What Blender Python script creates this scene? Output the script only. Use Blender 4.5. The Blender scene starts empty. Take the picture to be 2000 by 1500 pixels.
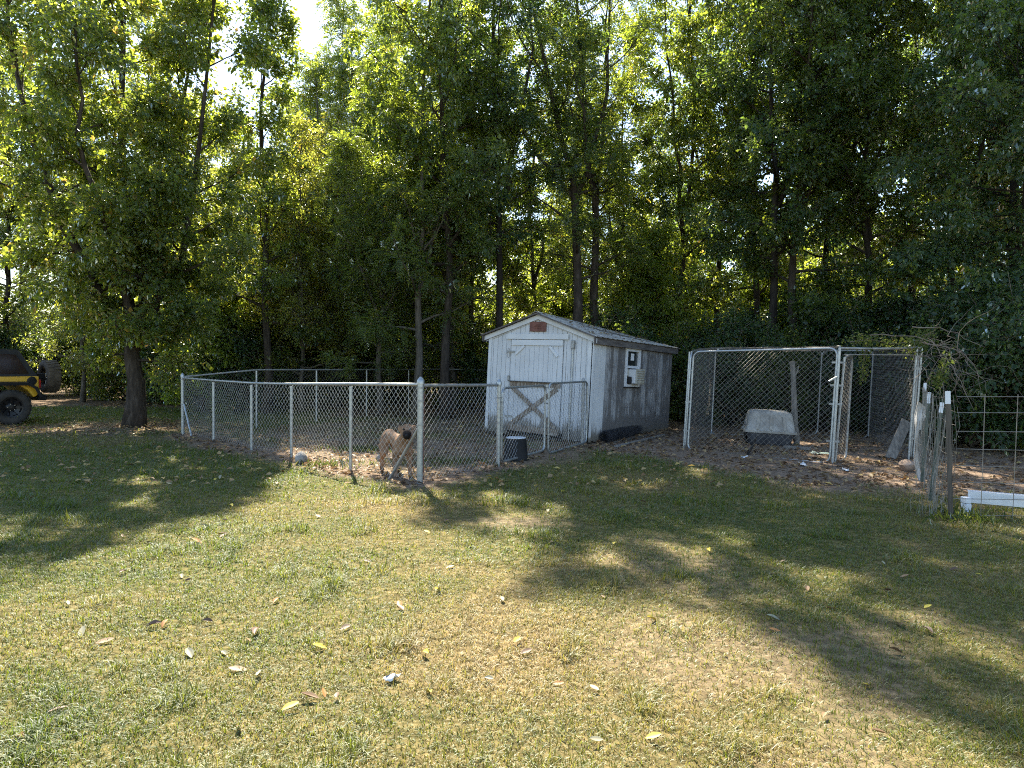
import bpy, bmesh, math, random
import numpy as np
from mathutils import Vector, Matrix, Euler

sc = bpy.context.scene
# ------------------------------------------------------------------ camera
F_PX, CAM_H = 1387.0, 1.6            # focal length in pixels of a 2000 px wide frame
PITCH, ROLL = math.atan(50/F_PX), math.radians(.7)
cam_d = bpy.data.cameras.new('camera')
cam_d.sensor_width = 36; cam_d.lens = 36*F_PX/2000; cam_d.clip_start = .05; cam_d.clip_end = 2000
cam = bpy.data.objects.new('camera', cam_d); sc.collection.objects.link(cam)
cam.matrix_world = Matrix.Translation((0, 0, CAM_H)) @ (Matrix.Rotation(math.pi/2-PITCH, 4, 'X') @ Matrix.Rotation(ROLL, 4, 'Z'))
sc.camera = cam
# ------------------------------------------------------------------ sky, sun, exposure
SUN_EL, SUN_AZ = math.radians(46), math.radians(-16)     # azimuth from +Y, negative = left
w = bpy.data.worlds.new('World'); sc.world = w; w.use_nodes = True
nt = w.node_tree; bg = nt.nodes['Background']
sky = nt.nodes.new('ShaderNodeTexSky'); sky.sky_type = 'NISHITA'; sky.sun_disc = False
sky.sun_elevation = SUN_EL; sky.sun_rotation = SUN_AZ; sky.air_density = 1.0; sky.dust_density = .5; sky.ozone_density = 1
nt.links.new(sky.outputs[0], bg.inputs[0]); bg.inputs[1].default_value = .1
sd = bpy.data.lights.new('sun', 'SUN'); sd.energy = 5.0; sd.angle = math.radians(.53); sd.color = (1, .91, .74)
sun = bpy.data.objects.new('sun', sd); sc.collection.objects.link(sun)
sdir = Vector((math.sin(SUN_AZ)*math.cos(SUN_EL), math.cos(SUN_AZ)*math.cos(SUN_EL), math.sin(SUN_EL)))
sun.rotation_euler = sdir.to_track_quat('Z', 'Y').to_euler()
sun.location = sdir*60
sc.view_settings.view_transform = 'Standard'; sc.view_settings.look = 'None'
sc.view_settings.exposure = 1.88; sc.view_settings.gamma = 1
sc.render.engine = 'CYCLES'
cy = sc.cycles
cy.max_bounces = 7; cy.diffuse_bounces = 4; cy.glossy_bounces = 2; cy.transmission_bounces = 5; cy.transparent_max_bounces = 6
cy.use_denoising = False; cy.filter_width = 1.1; cy.sample_clamp_indirect = 6; cy.use_adaptive_sampling = True; cy.adaptive_threshold = .01
cy.caustics_reflective = False; cy.caustics_refractive = False

rng = np.random.default_rng(7)
random.seed(7)
CR = (Matrix.Rotation(math.pi/2-PITCH, 3, 'X') @ Matrix.Rotation(ROLL, 3, 'Z'))
def ray(u, v): return CR @ Vector(((u-1000)/F_PX, -(v-750)/F_PX, -1))
def G(u, v, z=0.):                       # pixel of the photograph -> point on the ground it stands on
    d = ray(u, v); return Vector((0, 0, CAM_H)) + d*((z-CAM_H)/d.z)
def at(u, v, Y):                         # pixel -> point at depth Y
    d = ray(u, v); return Vector((0, 0, CAM_H)) + d*(Y/d.y)
def PX(u, Y): return (u-1000)/F_PX*Y

# ------------------------------------------------------------------ noise and ground shape
def vnoise(x, y, seed=0):
    x = np.asarray(x, float); y = np.asarray(y, float)
    xi = np.floor(x).astype(np.int64); yi = np.floor(y).astype(np.int64); fx = x-xi; fy = y-yi
    def hsh(a, b):
        n = (a*374761393 + b*668265263 + seed*974711) & 0xffffffff
        n = ((n ^ (n >> 13))*1274126177) & 0xffffffff
        return ((n ^ (n >> 16)) & 0xffff)/65535.
    sx = fx*fx*(3-2*fx); sy = fy*fy*(3-2*fy)
    a = hsh(xi, yi)*(1-sx)+hsh(xi+1, yi)*sx; b = hsh(xi, yi+1)*(1-sx)+hsh(xi+1, yi+1)*sx
    return a*(1-sy)+b*sy
def fbm(x, y, s, seed=0, n=4):
    t = 0; a = .5
    for i in range(n): t = t+a*vnoise(np.asarray(x)*s, np.asarray(y)*s, seed+i); s *= 2.1; a *= .5
    return t/(1-.5**n)
def gz(x, y):
    return (fbm(x, y, .35, 3)-.5)*.05 + (fbm(x, y, 2.2, 9, 2)-.5)*.02
def gzf(x, y): return float(gz(np.array([x]), np.array([y]))[0])
def sstep(a, b, x): t = np.clip((x-a)/(b-a), 0, 1); return t*t*(3-2*t)
def dseg(x, y, a, b):
    ax, ay = a[0], a[1]; dx, dy = b[0]-ax, b[1]-ay
    t = np.clip(((x-ax)*dx+(y-ay)*dy)/(dx*dx+dy*dy), 0, 1)
    return np.hypot(x-ax-t*dx, y-ay-t*dy)
FL, FP, FG, FR = (-6.59, 14.2), (-1.15, 8.9), (-.19, 10.41), (1.32, 13.14)     # fence corner posts
def in_tri(x, y, a, b, c):
    s = lambda p, q: (q[0]-p[0])*(y-p[1])-(q[1]-p[1])*(x-p[0])
    s1, s2, s3 = s(a, b), s(b, c), s(c, a)
    return ((s1 >= 0) & (s2 >= 0) & (s3 >= 0)) | ((s1 <= 0) & (s2 <= 0) & (s3 <= 0))
def dirt(x, y):
    x = np.asarray(x, float); y = np.asarray(y, float)
    n = fbm(x, y, .9, 21)-.5; n2 = fbm(x, y, 4., 31, 3)-.5
    m = np.zeros_like(x)
    d = np.minimum(dseg(x, y, FL, FP), dseg(x, y, FP, FG))
    m = np.maximum(m, 1-sstep(.15, .75, d+n*.6))
    m = np.maximum(m, (1-sstep(.1, .9, dseg(x, y, FG, FR)+n*.8))*.85)
    pen = in_tri(x, y, FL, FP, (0, 22.)) | in_tri(x, y, FP, FR, (0, 22.))
    m = np.maximum(m, np.where(pen, np.clip(.72+n*1.6, 0, 1), 0))
    # yard around shed side and kennel
    yard = sstep(-.3, 1.5, y-(12.0-1.5*np.clip(x-1.3, 0, 2.8))+n*3.0)*sstep(.6, 1.6, x+n)
    m = np.maximum(m, yard)
    m = np.maximum(m, .8*(1-sstep(.4, 2.9, np.hypot((x+8.4)*.8, y-15.2)+n*2.2)))
    m = np.maximum(m, .75*(1-sstep(.3, 1.6, dseg(x, y, (-13, 15.0), (-8, 14.4))+n*1.4)))
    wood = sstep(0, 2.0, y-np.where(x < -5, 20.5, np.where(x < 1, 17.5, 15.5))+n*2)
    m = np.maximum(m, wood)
    m = np.maximum(m, .42*sstep(.54, .70, fbm(x, y, .75, 131, 4))*sstep(-1.5, 1.5, x)*(1-sstep(5.5, 7.5, y)))
    # bare spots on the lawn
    m = np.maximum(m, .55*(1-sstep(.05, .5, np.hypot((x-.05)*.6, y-6.9)+n*.5)))
    return np.clip(m+n2*.35*(m > .05)*(m < .98), 0, 1)
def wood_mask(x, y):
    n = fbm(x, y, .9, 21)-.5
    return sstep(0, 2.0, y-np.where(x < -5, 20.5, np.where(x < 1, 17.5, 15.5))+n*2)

# ------------------------------------------------------------------ materials
def new_mat(name):
    m = bpy.data.materials.new(name); m.use_nodes = True; t = m.node_tree
    for n in list(t.nodes): t.nodes.remove(n)
    o = t.nodes.new('ShaderNodeOutputMaterial'); return m, t, o
def nd(t, ty, **kw):
    n = t.nodes.new(ty)
    for k, v in kw.items(): setattr(n, k, v)
    return n
def ramp(t, stops, fac):
    r = nd(t, 'ShaderNodeValToRGB'); e = r.color_ramp.elements
    while len(e) < len(stops): e.new(.5)
    for i, (p, c) in enumerate(stops): e[i].position = p; e[i].color = (*c, 1)
    t.links.new(fac, r.inputs[0]); return r.outputs[0]
def noise_fac(t, scale, detail=4, stretch=(1, 1, 1), coord='Object', rough=.6):
    tc = nd(t, 'ShaderNodeTexCoord'); mp = nd(t, 'ShaderNodeMapping'); mp.inputs['Scale'].default_value = stretch
    t.links.new(tc.outputs[coord], mp.inputs[0])
    n = nd(t, 'ShaderNodeTexNoise'); n.inputs['Scale'].default_value = scale; n.inputs['Detail'].default_value = detail; n.inputs['Roughness'].default_value = rough
    t.links.new(mp.outputs[0], n.inputs['Vector']); return n.outputs['Fac']
def mat(name, stops, scale=6, rough=.7, metal=0, bump=.2, stretch=(1, 1, 1), detail=5, bscale=None, spec=.4, rnd=0., dist=.01):
    m, t, o = new_mat(name); b = nd(t, 'ShaderNodeBsdfPrincipled')
    fac = noise_fac(t, scale, detail, stretch)
    if rnd:                               # each copy a little different in tone
        oi = nd(t, 'ShaderNodeObjectInfo'); ma = nd(t, 'ShaderNodeMath', operation='MULTIPLY_ADD')
        t.links.new(oi.outputs['Random'], ma.inputs[0]); ma.inputs[1].default_value = rnd; t.links.new(fac, ma.inputs[2])
        mb = nd(t, 'ShaderNodeMath', operation='SUBTRACT'); t.links.new(ma.outputs[0], mb.inputs[0]); mb.inputs[1].default_value = rnd/2; fac = mb.outputs[0]
    t.links.new(ramp(t, stops, fac), b.inputs['Base Color'])
    b.inputs['Roughness'].default_value = rough; b.inputs['Metallic'].default_value = metal
    b.inputs['Specular IOR Level'].default_value = spec
    if bump:
        bn = nd(t, 'ShaderNodeBump'); bn.inputs['Strength'].default_value = bump; bn.inputs['Distance'].default_value = dist
        t.links.new(noise_fac(t, bscale or scale*3, 5, stretch), bn.inputs['Height']); t.links.new(bn.outputs[0], b.inputs['Normal'])
    t.links.new(b.outputs[0], o.inputs[0]); return m
def leaf_mat(name, stops, tstops, trans=.5, gloss=.35, attr='tint', rnd=.25, rough=.42):
    m, t, o = new_mat(name)
    at_ = nd(t, 'ShaderNodeAttribute', attribute_name=attr); fac = at_.outputs['Fac']
    if rnd:
        oi = nd(t, 'ShaderNodeObjectInfo'); ma = nd(t, 'ShaderNodeMath', operation='MULTIPLY_ADD'); t.links.new(oi.outputs['Random'], ma.inputs[0]); ma.inputs[1].default_value = rnd
        mb = nd(t, 'ShaderNodeMath', operation='SUBTRACT'); t.links.new(fac, mb.inputs[0]); mb.inputs[1].default_value = rnd/2; t.links.new(mb.outputs[0], ma.inputs[2]); fac = ma.outputs[0]
    d = nd(t, 'ShaderNodeBsdfDiffuse'); tr = nd(t, 'ShaderNodeBsdfTranslucent'); g = nd(t, 'ShaderNodeBsdfGlossy'); g.inputs['Roughness'].default_value = rough
    g.inputs['Color'].default_value = (.9, .95, .95, 1)
    t.links.new(ramp(t, stops, fac), d.inputs[0]); t.links.new(ramp(t, tstops, fac), tr.inputs[0])
    mx = nd(t, 'ShaderNodeMixShader'); mx.inputs[0].default_value = trans; t.links.new(d.outputs[0], mx.inputs[1]); t.links.new(tr.outputs[0], mx.inputs[2])
    fr = nd(t, 'ShaderNodeFresnel'); fr.inputs[0].default_value = 1.4; mu = nd(t, 'ShaderNodeMath', operation='MULTIPLY'); t.links.new(fr.outputs[0], mu.inputs[0]); mu.inputs[1].default_value = gloss
    m2 = nd(t, 'ShaderNodeMixShader'); t.links.new(mu.outputs[0], m2.inputs[0]); t.links.new(mx.outputs[0], m2.inputs[1]); t.links.new(g.outputs[0], m2.inputs[2])
    t.links.new(m2.outputs[0], o.inputs[0]); return m

M = {}
M['galv'] = mat('galvanised_steel', [(.3, (.30, .315, .32)), (.7, (.48, .50, .50))], 25, .42, .75, .05)
M['galv_dull'] = mat('weathered_galvanised_steel', [(.3, (.24, .24, .23)), (.7, (.42, .42, .40))], 20, .55, .6, .08)
M['wire'] = mat('chain_link_wire', [(.3, (.42, .43, .42)), (.7, (.62, .63, .62))], 9, .45, .55, 0)
M['wire_dull'] = mat('weathered_wire', [(.3, (.16, .15, .13)), (.7, (.30, .28, .25))], 9, .55, .5, 0)
M['bark'] = mat('bark', [(.3, (.024, .019, .015)), (.55, (.058, .046, .036)), (.75, (.11, .092, .075))], 5, .9, 0, .9, (3, 3, .6), 6, 9, .2, 0, .03)
M['bark_pale'] = mat('pale_bark', [(.3, (.06, .052, .041)), (.7, (.17, .148, .12))], 6, .9, 0, .7, (3, 3, .7), 6, 10, .2, 0, .02)
M['bark_dark'] = mat('dark_bark', [(.3, (.018, .015, .013)), (.7, (.052, .044, .036))], 5, .9, 0, .9, (3, 3, .6), 6, 9, .2, 0, .03)
# leaf colours: tint 0 dark green .. .8 yellow-green .. 1 yellow / brown
M['leaf'] = leaf_mat('broad_leaf', [(0, (.038, .068, .020)), (.6, (.075, .115, .028)), (.93, (.14, .16, .035)), (1, (.34, .22, .05))],
                     [(0, (.28, .40, .035)), (.6, (.54, .64, .06)), (.93, (.76, .74, .08)), (1, (.8, .5, .10))], .62, .7, rough=.36)
M['leaf_dark'] = leaf_mat('dark_broad_leaf', [(0, (.030, .062, .030)), (.7, (.054, .10, .042)), (1, (.11, .15, .045))],
                     [(0, (.18, .32, .04)), (.7, (.40, .55, .06)), (1, (.64, .66, .08))], .58, .8, rough=.34)
M['leaf_walnut'] = leaf_mat('pinnate_leaf', [(0, (.080, .098, .028)), (.6, (.13, .150, .038)), (.9, (.22, .20, .05)), (1, (.36, .24, .07))],
                     [(0, (.46, .54, .06)), (.6, (.66, .70, .08)), (.9, (.80, .72, .10)), (1, (.8, .52, .12))], .62, .6, rough=.38)
M['leaf_yellow'] = leaf_mat('yellow_green_leaf', [(0, (.075, .115, .028)), (.7, (.13, .17, .035)), (1, (.28, .24, .05))],
                     [(0, (.48, .62, .05)), (.7, (.70, .78, .07)), (1, (.82, .68, .1))], .64, .5)
M['weed'] = leaf_mat('weed_leaf', [(0, (.06, .09, .022)), (.7, (.11, .14, .035)), (1, (.22, .20, .05))],
                     [(0, (.14, .20, .03)), (.7, (.24, .30, .05)), (1, (.4, .34, .08))], .4, .2)
M['grass'] = leaf_mat('grass_blade', [(0, (.070, .105, .016)), (.3, (.135, .158, .026)), (.55, (.225, .205, .050)), (.8, (.355, .265, .105)), (1, (.42, .30, .145))],
                     [(0, (.15, .22, .02)), (.3, (.26, .29, .03)), (.55, (.36, .31, .06)), (.8, (.41, .31, .115)), (1, (.45, .325, .15))], .45, .08, rnd=0, rough=.6)
M['litter'] = leaf_mat('dry_leaf', [(0, (.10, .055, .03)), (.4, (.26, .16, .085)), (.75, (.42, .30, .16)), (1, (.54, .42, .14))],
                     [(0, (.10, .05, .02)), (.4, (.25, .14, .06)), (.75, (.4, .28, .12)), (1, (.6, .48, .1))], .25, .25, rnd=.0)

def ground_mat():
    m, t, o = new_mat('lawn_and_dirt'); b = nd(t, 'ShaderNodeBsdfPrincipled')
    a = nd(t, 'ShaderNodeAttribute', attribute_name='dirt'); wd = nd(t, 'ShaderNodeAttribute', attribute_name='wood'); st = nd(t, 'ShaderNodeAttribute', attribute_name='straw')
    f1 = noise_fac(t, 14, 8); f2 = noise_fac(t, 1.3, 5)
    thatch = ramp(t, [(.3, (.040, .042, .013)), (.5, (.105, .098, .030)), (.7, (.23, .185, .07))], f1)
    straw = ramp(t, [(.3, (.075, .052, .026)), (.5, (.19, .132, .066)), (.7, (.34, .245, .13))], f1)
    soil = ramp(t, [(.25, (.115, .078, .052)), (.5, (.23, .165, .115)), (.72, (.37, .28, .20))], f1)
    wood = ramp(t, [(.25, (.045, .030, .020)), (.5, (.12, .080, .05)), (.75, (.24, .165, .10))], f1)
    def mix(fac, c1, c2):
        mx = nd(t, 'ShaderNodeMix', data_type='RGBA'); t.links.new(fac, mx.inputs['Factor']); t.links.new(c1, mx.inputs['A']); t.links.new(c2, mx.inputs['B']); return mx.outputs['Result']
    c = mix(st.outputs['Fac'], thatch, straw); c = mix(a.outputs['Fac'], c, soil)
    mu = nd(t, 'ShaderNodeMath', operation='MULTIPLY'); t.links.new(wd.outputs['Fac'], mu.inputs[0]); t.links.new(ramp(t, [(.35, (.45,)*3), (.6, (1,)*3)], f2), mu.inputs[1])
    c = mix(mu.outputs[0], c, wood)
    t.links.new(c, b.inputs['Base Color']); b.inputs['Roughness'].default_value = .95; b.inputs['Specular IOR Level'].default_value = .1
    bn = nd(t, 'ShaderNodeBump'); bn.inputs['Strength'].default_value = .8; bn.inputs['Distance'].default_value = .03
    t.links.new(noise_fac(t, 22, 8), bn.inputs['Height']); t.links.new(bn.outputs[0], b.inputs['Normal'])
    t.links.new(b.outputs[0], o.inputs[0]); return m
M['ground'] = ground_mat()

# painted, peeling boards: white paint, worn through and mildewed near the ground (dirt splash, its own shape)
def paint_mat(name, white, wood, wear, low=.45):
    m, t, o = new_mat(name); b = nd(t, 'ShaderNodeBsdfPrincipled')
    oi = nd(t, 'ShaderNodeObjectInfo')
    n1 = noise_fac(t, 8, 8, (7, 7, .35), rough=.72); n2 = noise_fac(t, 2.2, 5, (1, 1, 1)); n3 = noise_fac(t, 30, 5, (5, 5, .5))
    tc = nd(t, 'ShaderNodeTexCoord'); sp = nd(t, 'ShaderNodeSeparateXYZ'); t.links.new(tc.outputs['Object'], sp.inputs[0])
    mr = nd(t, 'ShaderNodeMapRange'); t.links.new(sp.outputs['Z'], mr.inputs[0]); mr.inputs[1].default_value = 0; mr.inputs[2].default_value = low; mr.inputs[3].default_value = .34; mr.inputs[4].default_value = 0
    def math2(op, x, y):
        n = nd(t, 'ShaderNodeMath', operation=op)
        for i, v in enumerate((x, y)):
            if isinstance(v, (int, float)): n.inputs[i].default_value = v
            else: t.links.new(v, n.inputs[i])
        return n.outputs[0]
    s = math2('ADD', math2('MULTIPLY', n1, .62), math2('MULTIPLY', n2, .38))
    s = math2('ADD', s, mr.outputs[0]); s = math2('ADD', s, math2('MULTIPLY', math2('SUBTRACT', oi.outputs['Random'], .5), .10))
    fac = ramp(t, [(wear, (0,)*3), (wear+.09, (1,)*3)], s)
    wcol = ramp(t, [(.3, tuple(c*.82 for c in white)), (.65, white)], n2); wd = ramp(t, [(.3, tuple(c*.55 for c in wood)), (.7, wood)], n3)
    mx = nd(t, 'ShaderNodeMix', data_type='RGBA'); t.links.new(fac, mx.inputs['Factor']); t.links.new(wcol, mx.inputs['A']); t.links.new(wd, mx.inputs['B'])
    # splash stains at the foot of the boards
    st = ramp(t, [(.42, (0,)*3), (.75, (.8,)*3)], math2('ADD', math2('MULTIPLY', mr.outputs[0], 1.7), math2('MULTIPLY', n2, .35)))
    m2 = nd(t, 'ShaderNodeMix', data_type='RGBA'); t.links.new(st, m2.inputs['Factor']); t.links.new(mx.outputs['Result'], m2.inputs['A']); m2.inputs['B'].default_value = (.13, .115, .085, 1)
    t.links.new(m2.outputs['Result'], b.inputs['Base Color']); b.inputs['Roughness'].default_value = .8; b.inputs['Specular IOR Level'].default_value = .25
    bn = nd(t, 'ShaderNodeBump'); bn.inputs['Strength'].default_value = .35; bn.inputs['Distance'].default_value = .004; t.links.new(n1, bn.inputs['Height']); t.links.new(bn.outputs[0], b.inputs['Normal'])
    t.links.new(b.outputs[0], o.inputs[0]); return m
M['paint'] = paint_mat('peeling_white_paint', (.66, .67, .675), (.31, .285, .25), .585)
M['paint_trim'] = paint_mat('white_trim_paint', (.70, .71, .71), (.31, .27, .22), .66, .2)
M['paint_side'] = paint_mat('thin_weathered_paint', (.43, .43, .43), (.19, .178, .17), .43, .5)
M['paint_side_front'] = paint_mat('side_front_paint', (.66, .67, .67), (.30, .28, .26), .60, .5)  # lighter tone for the boards next to the front corner
M['brace'] = mat('bare_weathered_brace', [(.3, (.09, .065, .045)), (.5, (.22, .17, .125)), (.72, (.46, .43, .38))], 7, .85, 0, .5, (4, 4, 1.2))
M['wood_grey'] = mat('grey_weathered_wood', [(.3, (.11, .10, .088)), (.7, (.29, .265, .23))], 5, .9, 0, .6, (5, 5, .6))
M['wood_dark'] = mat('dark_weathered_wood', [(.3, (.05, .043, .035)), (.7, (.15, .13, .105))], 5, .9, 0, .6, (5, 5, .6))
M['fascia'] = mat('dark_fascia', [(.3, (.07, .06, .055)), (.7, (.17, .155, .145))], 5, .8, 0, .4, (5, .6, 5))
M['roof'] = mat('old_metal_roof', [(.3, (.20, .185, .165)), (.5, (.34, .32, .285)), (.7, (.52, .49, .43))], 6, .65, 0, .3)
M['gap_dark'] = mat('painted_dark_gap', [(.3, (.012, .011, .010)), (.7, (.03, .027, .024))], 5, .9, 0, 0)  # near-black: shade of gaps and openings put into the colour
M['red_vent'] = mat('red_brown_vent', [(.3, (.13, .055, .042)), (.7, (.23, .10, .075))], 8, .7)
M['vinyl'] = mat('white_vinyl', [(.3, (.66, .67, .68)), (.7, (.80, .81, .82))], 6, .45, 0, .05)
M['beige'] = mat('beige_plastic', [(.3, (.36, .34, .27)), (.7, (.60, .57, .48))], 9, .6, 0, .1)
M['black'] = mat('black_plastic', [(.3, (.008, .008, .009)), (.7, (.022, .022, .023))], 6, .65, 0, .1, spec=.25)
M['paper'] = mat('white_paper', [(.3, (.70, .70, .68)), (.7, (.85, .85, .83))], 9, .8, 0, .2)
M['stone'] = mat('grey_stone', [(.3, (.18, .165, .145)), (.7, (.40, .37, .33))], 7, .9, 0, .7, dist=.02)
M['stone_tan'] = mat('tan_stone', [(.3, (.20, .135, .095)), (.7, (.42, .31, .23))], 7, .9, 0, .7, dist=.02)
M['plastic_grey'] = mat('weathered_grey_plastic', [(.3, (.23, .205, .17)), (.5, (.36, .33, .28)), (.72, (.48, .45, .39))], 5, .75, 0, .3)
M['plastic_dark'] = mat('dark_grey_plastic', [(.3, (.035, .037, .045)), (.7, (.085, .088, .10))], 5, .65, 0, .2)
M['tgreen'] = mat('green_post_paint', [(.3, (.045, .06, .045)), (.7, (.13, .15, .12))], 12, .7, .2, .2)
M['twhite'] = mat('white_post_tip', [(.3, (.62, .66, .70)), (.7, (.82, .85, .88))], 12, .6, 0, .1)
M['alum'] = mat('white_aluminium', [(.3, (.60, .63, .66)), (.7, (.78, .80, .82))], 4, .4, .1, .1)
M['sheet'] = mat('torn_white_sheet', [(.3, (.34, .32, .28)), (.7, (.66, .64, .60))], 6, .7, 0, .3)
M['glass'] = None
m, t, o = new_mat('window_glass'); b_ = nd(t, 'ShaderNodeBsdfPrincipled'); b_.inputs['Base Color'].default_value = (.03, .035, .035, 1); b_.inputs['Roughness'].default_value = .06; b_.inputs['Specular IOR Level'].default_value = .6
t.links.new(b_.outputs[0], o.inputs[0]); M['glass'] = m
M['yellow'] = mat('yellow_car_paint', [(.3, (.62, .34, .02)), (.7, (.74, .43, .03))], 3, .32, 0, 0, spec=.5)
M['softtop'] = mat('black_soft_top', [(.3, (.016, .016, .018)), (.7, (.03, .03, .033))], 12, .7, 0, .1)
M['tyre'] = mat('tyre_rubber', [(.3, (.018, .017, .016)), (.7, (.06, .054, .048))], 5, .85, 0, .3)
M['tyre_dusty'] = mat('dusty_tyre_rubber', [(.3, (.05, .042, .034)), (.7, (.15, .12, .09))], 5, .9, 0, .3)
M['rim'] = mat('black_rim', [(.3, (.01, .01, .011)), (.7, (.02, .02, .022))], 5, .3, .3, 0)
M['chrome'] = mat('chrome', [(.3, (.6, .6, .6)), (.7, (.75, .75, .75))], 5, .2, 1, 0)
M['tail'] = mat('red_lamp', [(.3, (.28, .01, .01)), (.7, (.38, .02, .015))], 5, .2, 0, 0)
M['tint_glass'] = mat('smoked_window', [(.3, (.022, .014, .012)), (.7, (.04, .022, .018))], 3, .12, 0, 0)
M['twig'] = mat('dry_twig', [(.3, (.10, .078, .058)), (.7, (.27, .225, .18))], 8, .9, 0, .2)
M['green_plastic'] = mat('pale_green_plastic', [(.3, (.30, .42, .36)), (.7, (.42, .54, .47))], 5, .5, 0, .1)

# ------------------------------------------------------------------ mesh helpers
COL = sc.collection
def tag(o, label=None, cat=None, group=None, kind=None):
    if label: o['label'] = label
    if cat: o['category'] = cat
    if group: o['group'] = group
    if kind: o['kind'] = kind
    return o
def empty(name, loc=(0, 0, 0), rot=(0, 0, 0), **k):
    o = bpy.data.objects.new(name, None); COL.objects.link(o); o.location = loc; o.rotation_euler = rot; o.empty_display_size = .1
    return tag(o, **k)
def mesh_obj(name, me, parent=None, loc=None, **k):
    o = bpy.data.objects.new(name, me); COL.objects.link(o)
    if parent: o.parent = parent
    if loc is not None: o.location = loc
    return tag(o, **k)
class MB:
    def __init__(s): s.v = []; s.f = []; s.smooth = []
    def add(s, vs, fs, smooth=False):
        n = len(s.v); s.v += [tuple(p) for p in vs]; s.f += [tuple(i+n for i in f) for f in fs]; s.smooth += [smooth]*len(fs); return s
    def box(s, c, size, rot=None, taper=None):
        hx, hy, hz = (a/2 for a in size); R_ = Euler(rot).to_matrix() if rot else None
        vs = []
        for z in (-1, 1):
            k = taper if (taper and z > 0) else 1
            for x, y in ((-1, -1), (1, -1), (1, 1), (-1, 1)):
                p = Vector((x*hx*k, y*hy*k, z*hz)); p = R_ @ p if R_ else p; vs.append(p+Vector(c))
        return s.add(vs, [(3, 2, 1, 0), (4, 5, 6, 7), (0, 1, 5, 4), (1, 2, 6, 5), (2, 3, 7, 6), (3, 0, 4, 7)])
    def bbox(s, lo, hi): return s.box([(a+b)/2 for a, b in zip(lo, hi)], [b-a for a, b in zip(lo, hi)])
    def bar(s, a, b, w_, h_, up=(0, 0, 1)):      # board from a to b, w_ across, h_ along up
        a = Vector(a); b = Vector(b); d = (b-a).normalized(); u = Vector(up); sd_ = d.cross(u)
        sd_.normalize(); u = sd_.cross(d).normalized(); vs = []
        for p in (a, b):
            for i, j in ((-1, -1), (1, -1), (1, 1), (-1, 1)): vs.append(p+sd_*w_/2*i+u*h_/2*j)
        return s.add(vs, [(3, 2, 1, 0), (4, 5, 6, 7), (0, 1, 5, 4), (1, 2, 6, 5), (2, 3, 7, 6), (3, 0, 4, 7)])
    def tube(s, pts, r, n=8, cap=True, closed=False):
        pts = [Vector(p) for p in pts]; m_ = len(pts); rs = r if hasattr(r, '__len__') else [r]*m_
        vs = []; prev = None
        for i, p in enumerate(pts):
            if closed: d = (pts[(i+1) % m_]-pts[i-1])
            else: d = pts[min(i+1, m_-1)]-pts[max(i-1, 0)]
            d = d.normalized() if d.length > 1e-9 else Vector((0, 0, 1))
            if prev is None: u = d.orthogonal().normalized()
            else:
                u = prev-d*prev.dot(d); u = u.normalized() if u.length > 1e-6 else d.orthogonal().normalized()
            prev = u; v_ = d.cross(u)
            for k in range(n): a = 2*math.pi*k/n; vs.append(p+(u*math.cos(a)+v_*math.sin(a))*rs[i])
        fs = []
        for i in range(m_ if closed else m_-1):
            j = (i+1) % m_
            for k in range(n): l = (k+1) % n; fs.append((i*n+k, i*n+l, j*n+l, j*n+k))
        if cap and not closed: fs += [tuple(range(n-1, -1, -1)), tuple((m_-1)*n+k for k in range(n))]
        return s.add(vs, fs, True)
    def lathe(s, prof, n=16, c=(0, 0, 0), axis=None, cap=True):
        vs = []; q = Vector((0, 0, 1)).rotation_difference(Vector(axis)) if axis else None
        for r, z in prof:
            for k in range(n):
                a = 2*math.pi*k/n; p = Vector((r*math.cos(a), r*math.sin(a), z)); p = q @ p if q else p; vs.append(p+Vector(c))
        fs = []
        for i in range(len(prof)-1):
            for k in range(n): l = (k+1) % n; fs.append((i*n+k, i*n+l, (i+1)*n+l, (i+1)*n+k))
        if cap: fs += [tuple(range(n-1, -1, -1)), tuple((len(prof)-1)*n+k for k in range(n))]
        return s.add(vs, fs, True)
    def prism(s, poly, y0, y1):                   # polygon in xz extruded along y
        n = len(poly); vs = [(x, y0, z) for x, z in poly]+[(x, y1, z) for x, z in poly]
        return s.add(vs, [tuple(range(n)), tuple(range(2*n-1, n-1, -1))]+[(i, i+n, (i+1) % n+n, (i+1) % n) for i in range(n)])
    def build(s, name, mt, parent=None, origin=None, bevel=0, **k):
        me = bpy.data.meshes.new(name); off = Vector(origin) if origin is not None else Vector((0, 0, 0))
        me.from_pydata([tuple(Vector(p)-off) for p in s.v], [], s.f); me.polygons.foreach_set('use_smooth', s.smooth)
        bm = bmesh.new(); bm.from_mesh(me); bmesh.ops.recalc_face_normals(bm, faces=bm.faces)
        if bevel: bmesh.ops.bevel(bm, geom=list(bm.edges), offset=bevel, segments=1, affect='EDGES', profile=.5)
        bm.to_mesh(me); bm.free()
        if any(s.smooth):
            try: me.set_sharp_from_angle(angle=math.radians(50))
            except Exception: pass
        me.materials.append(mt); me.update()
        return mesh_obj(name, me, parent, **k)

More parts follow.
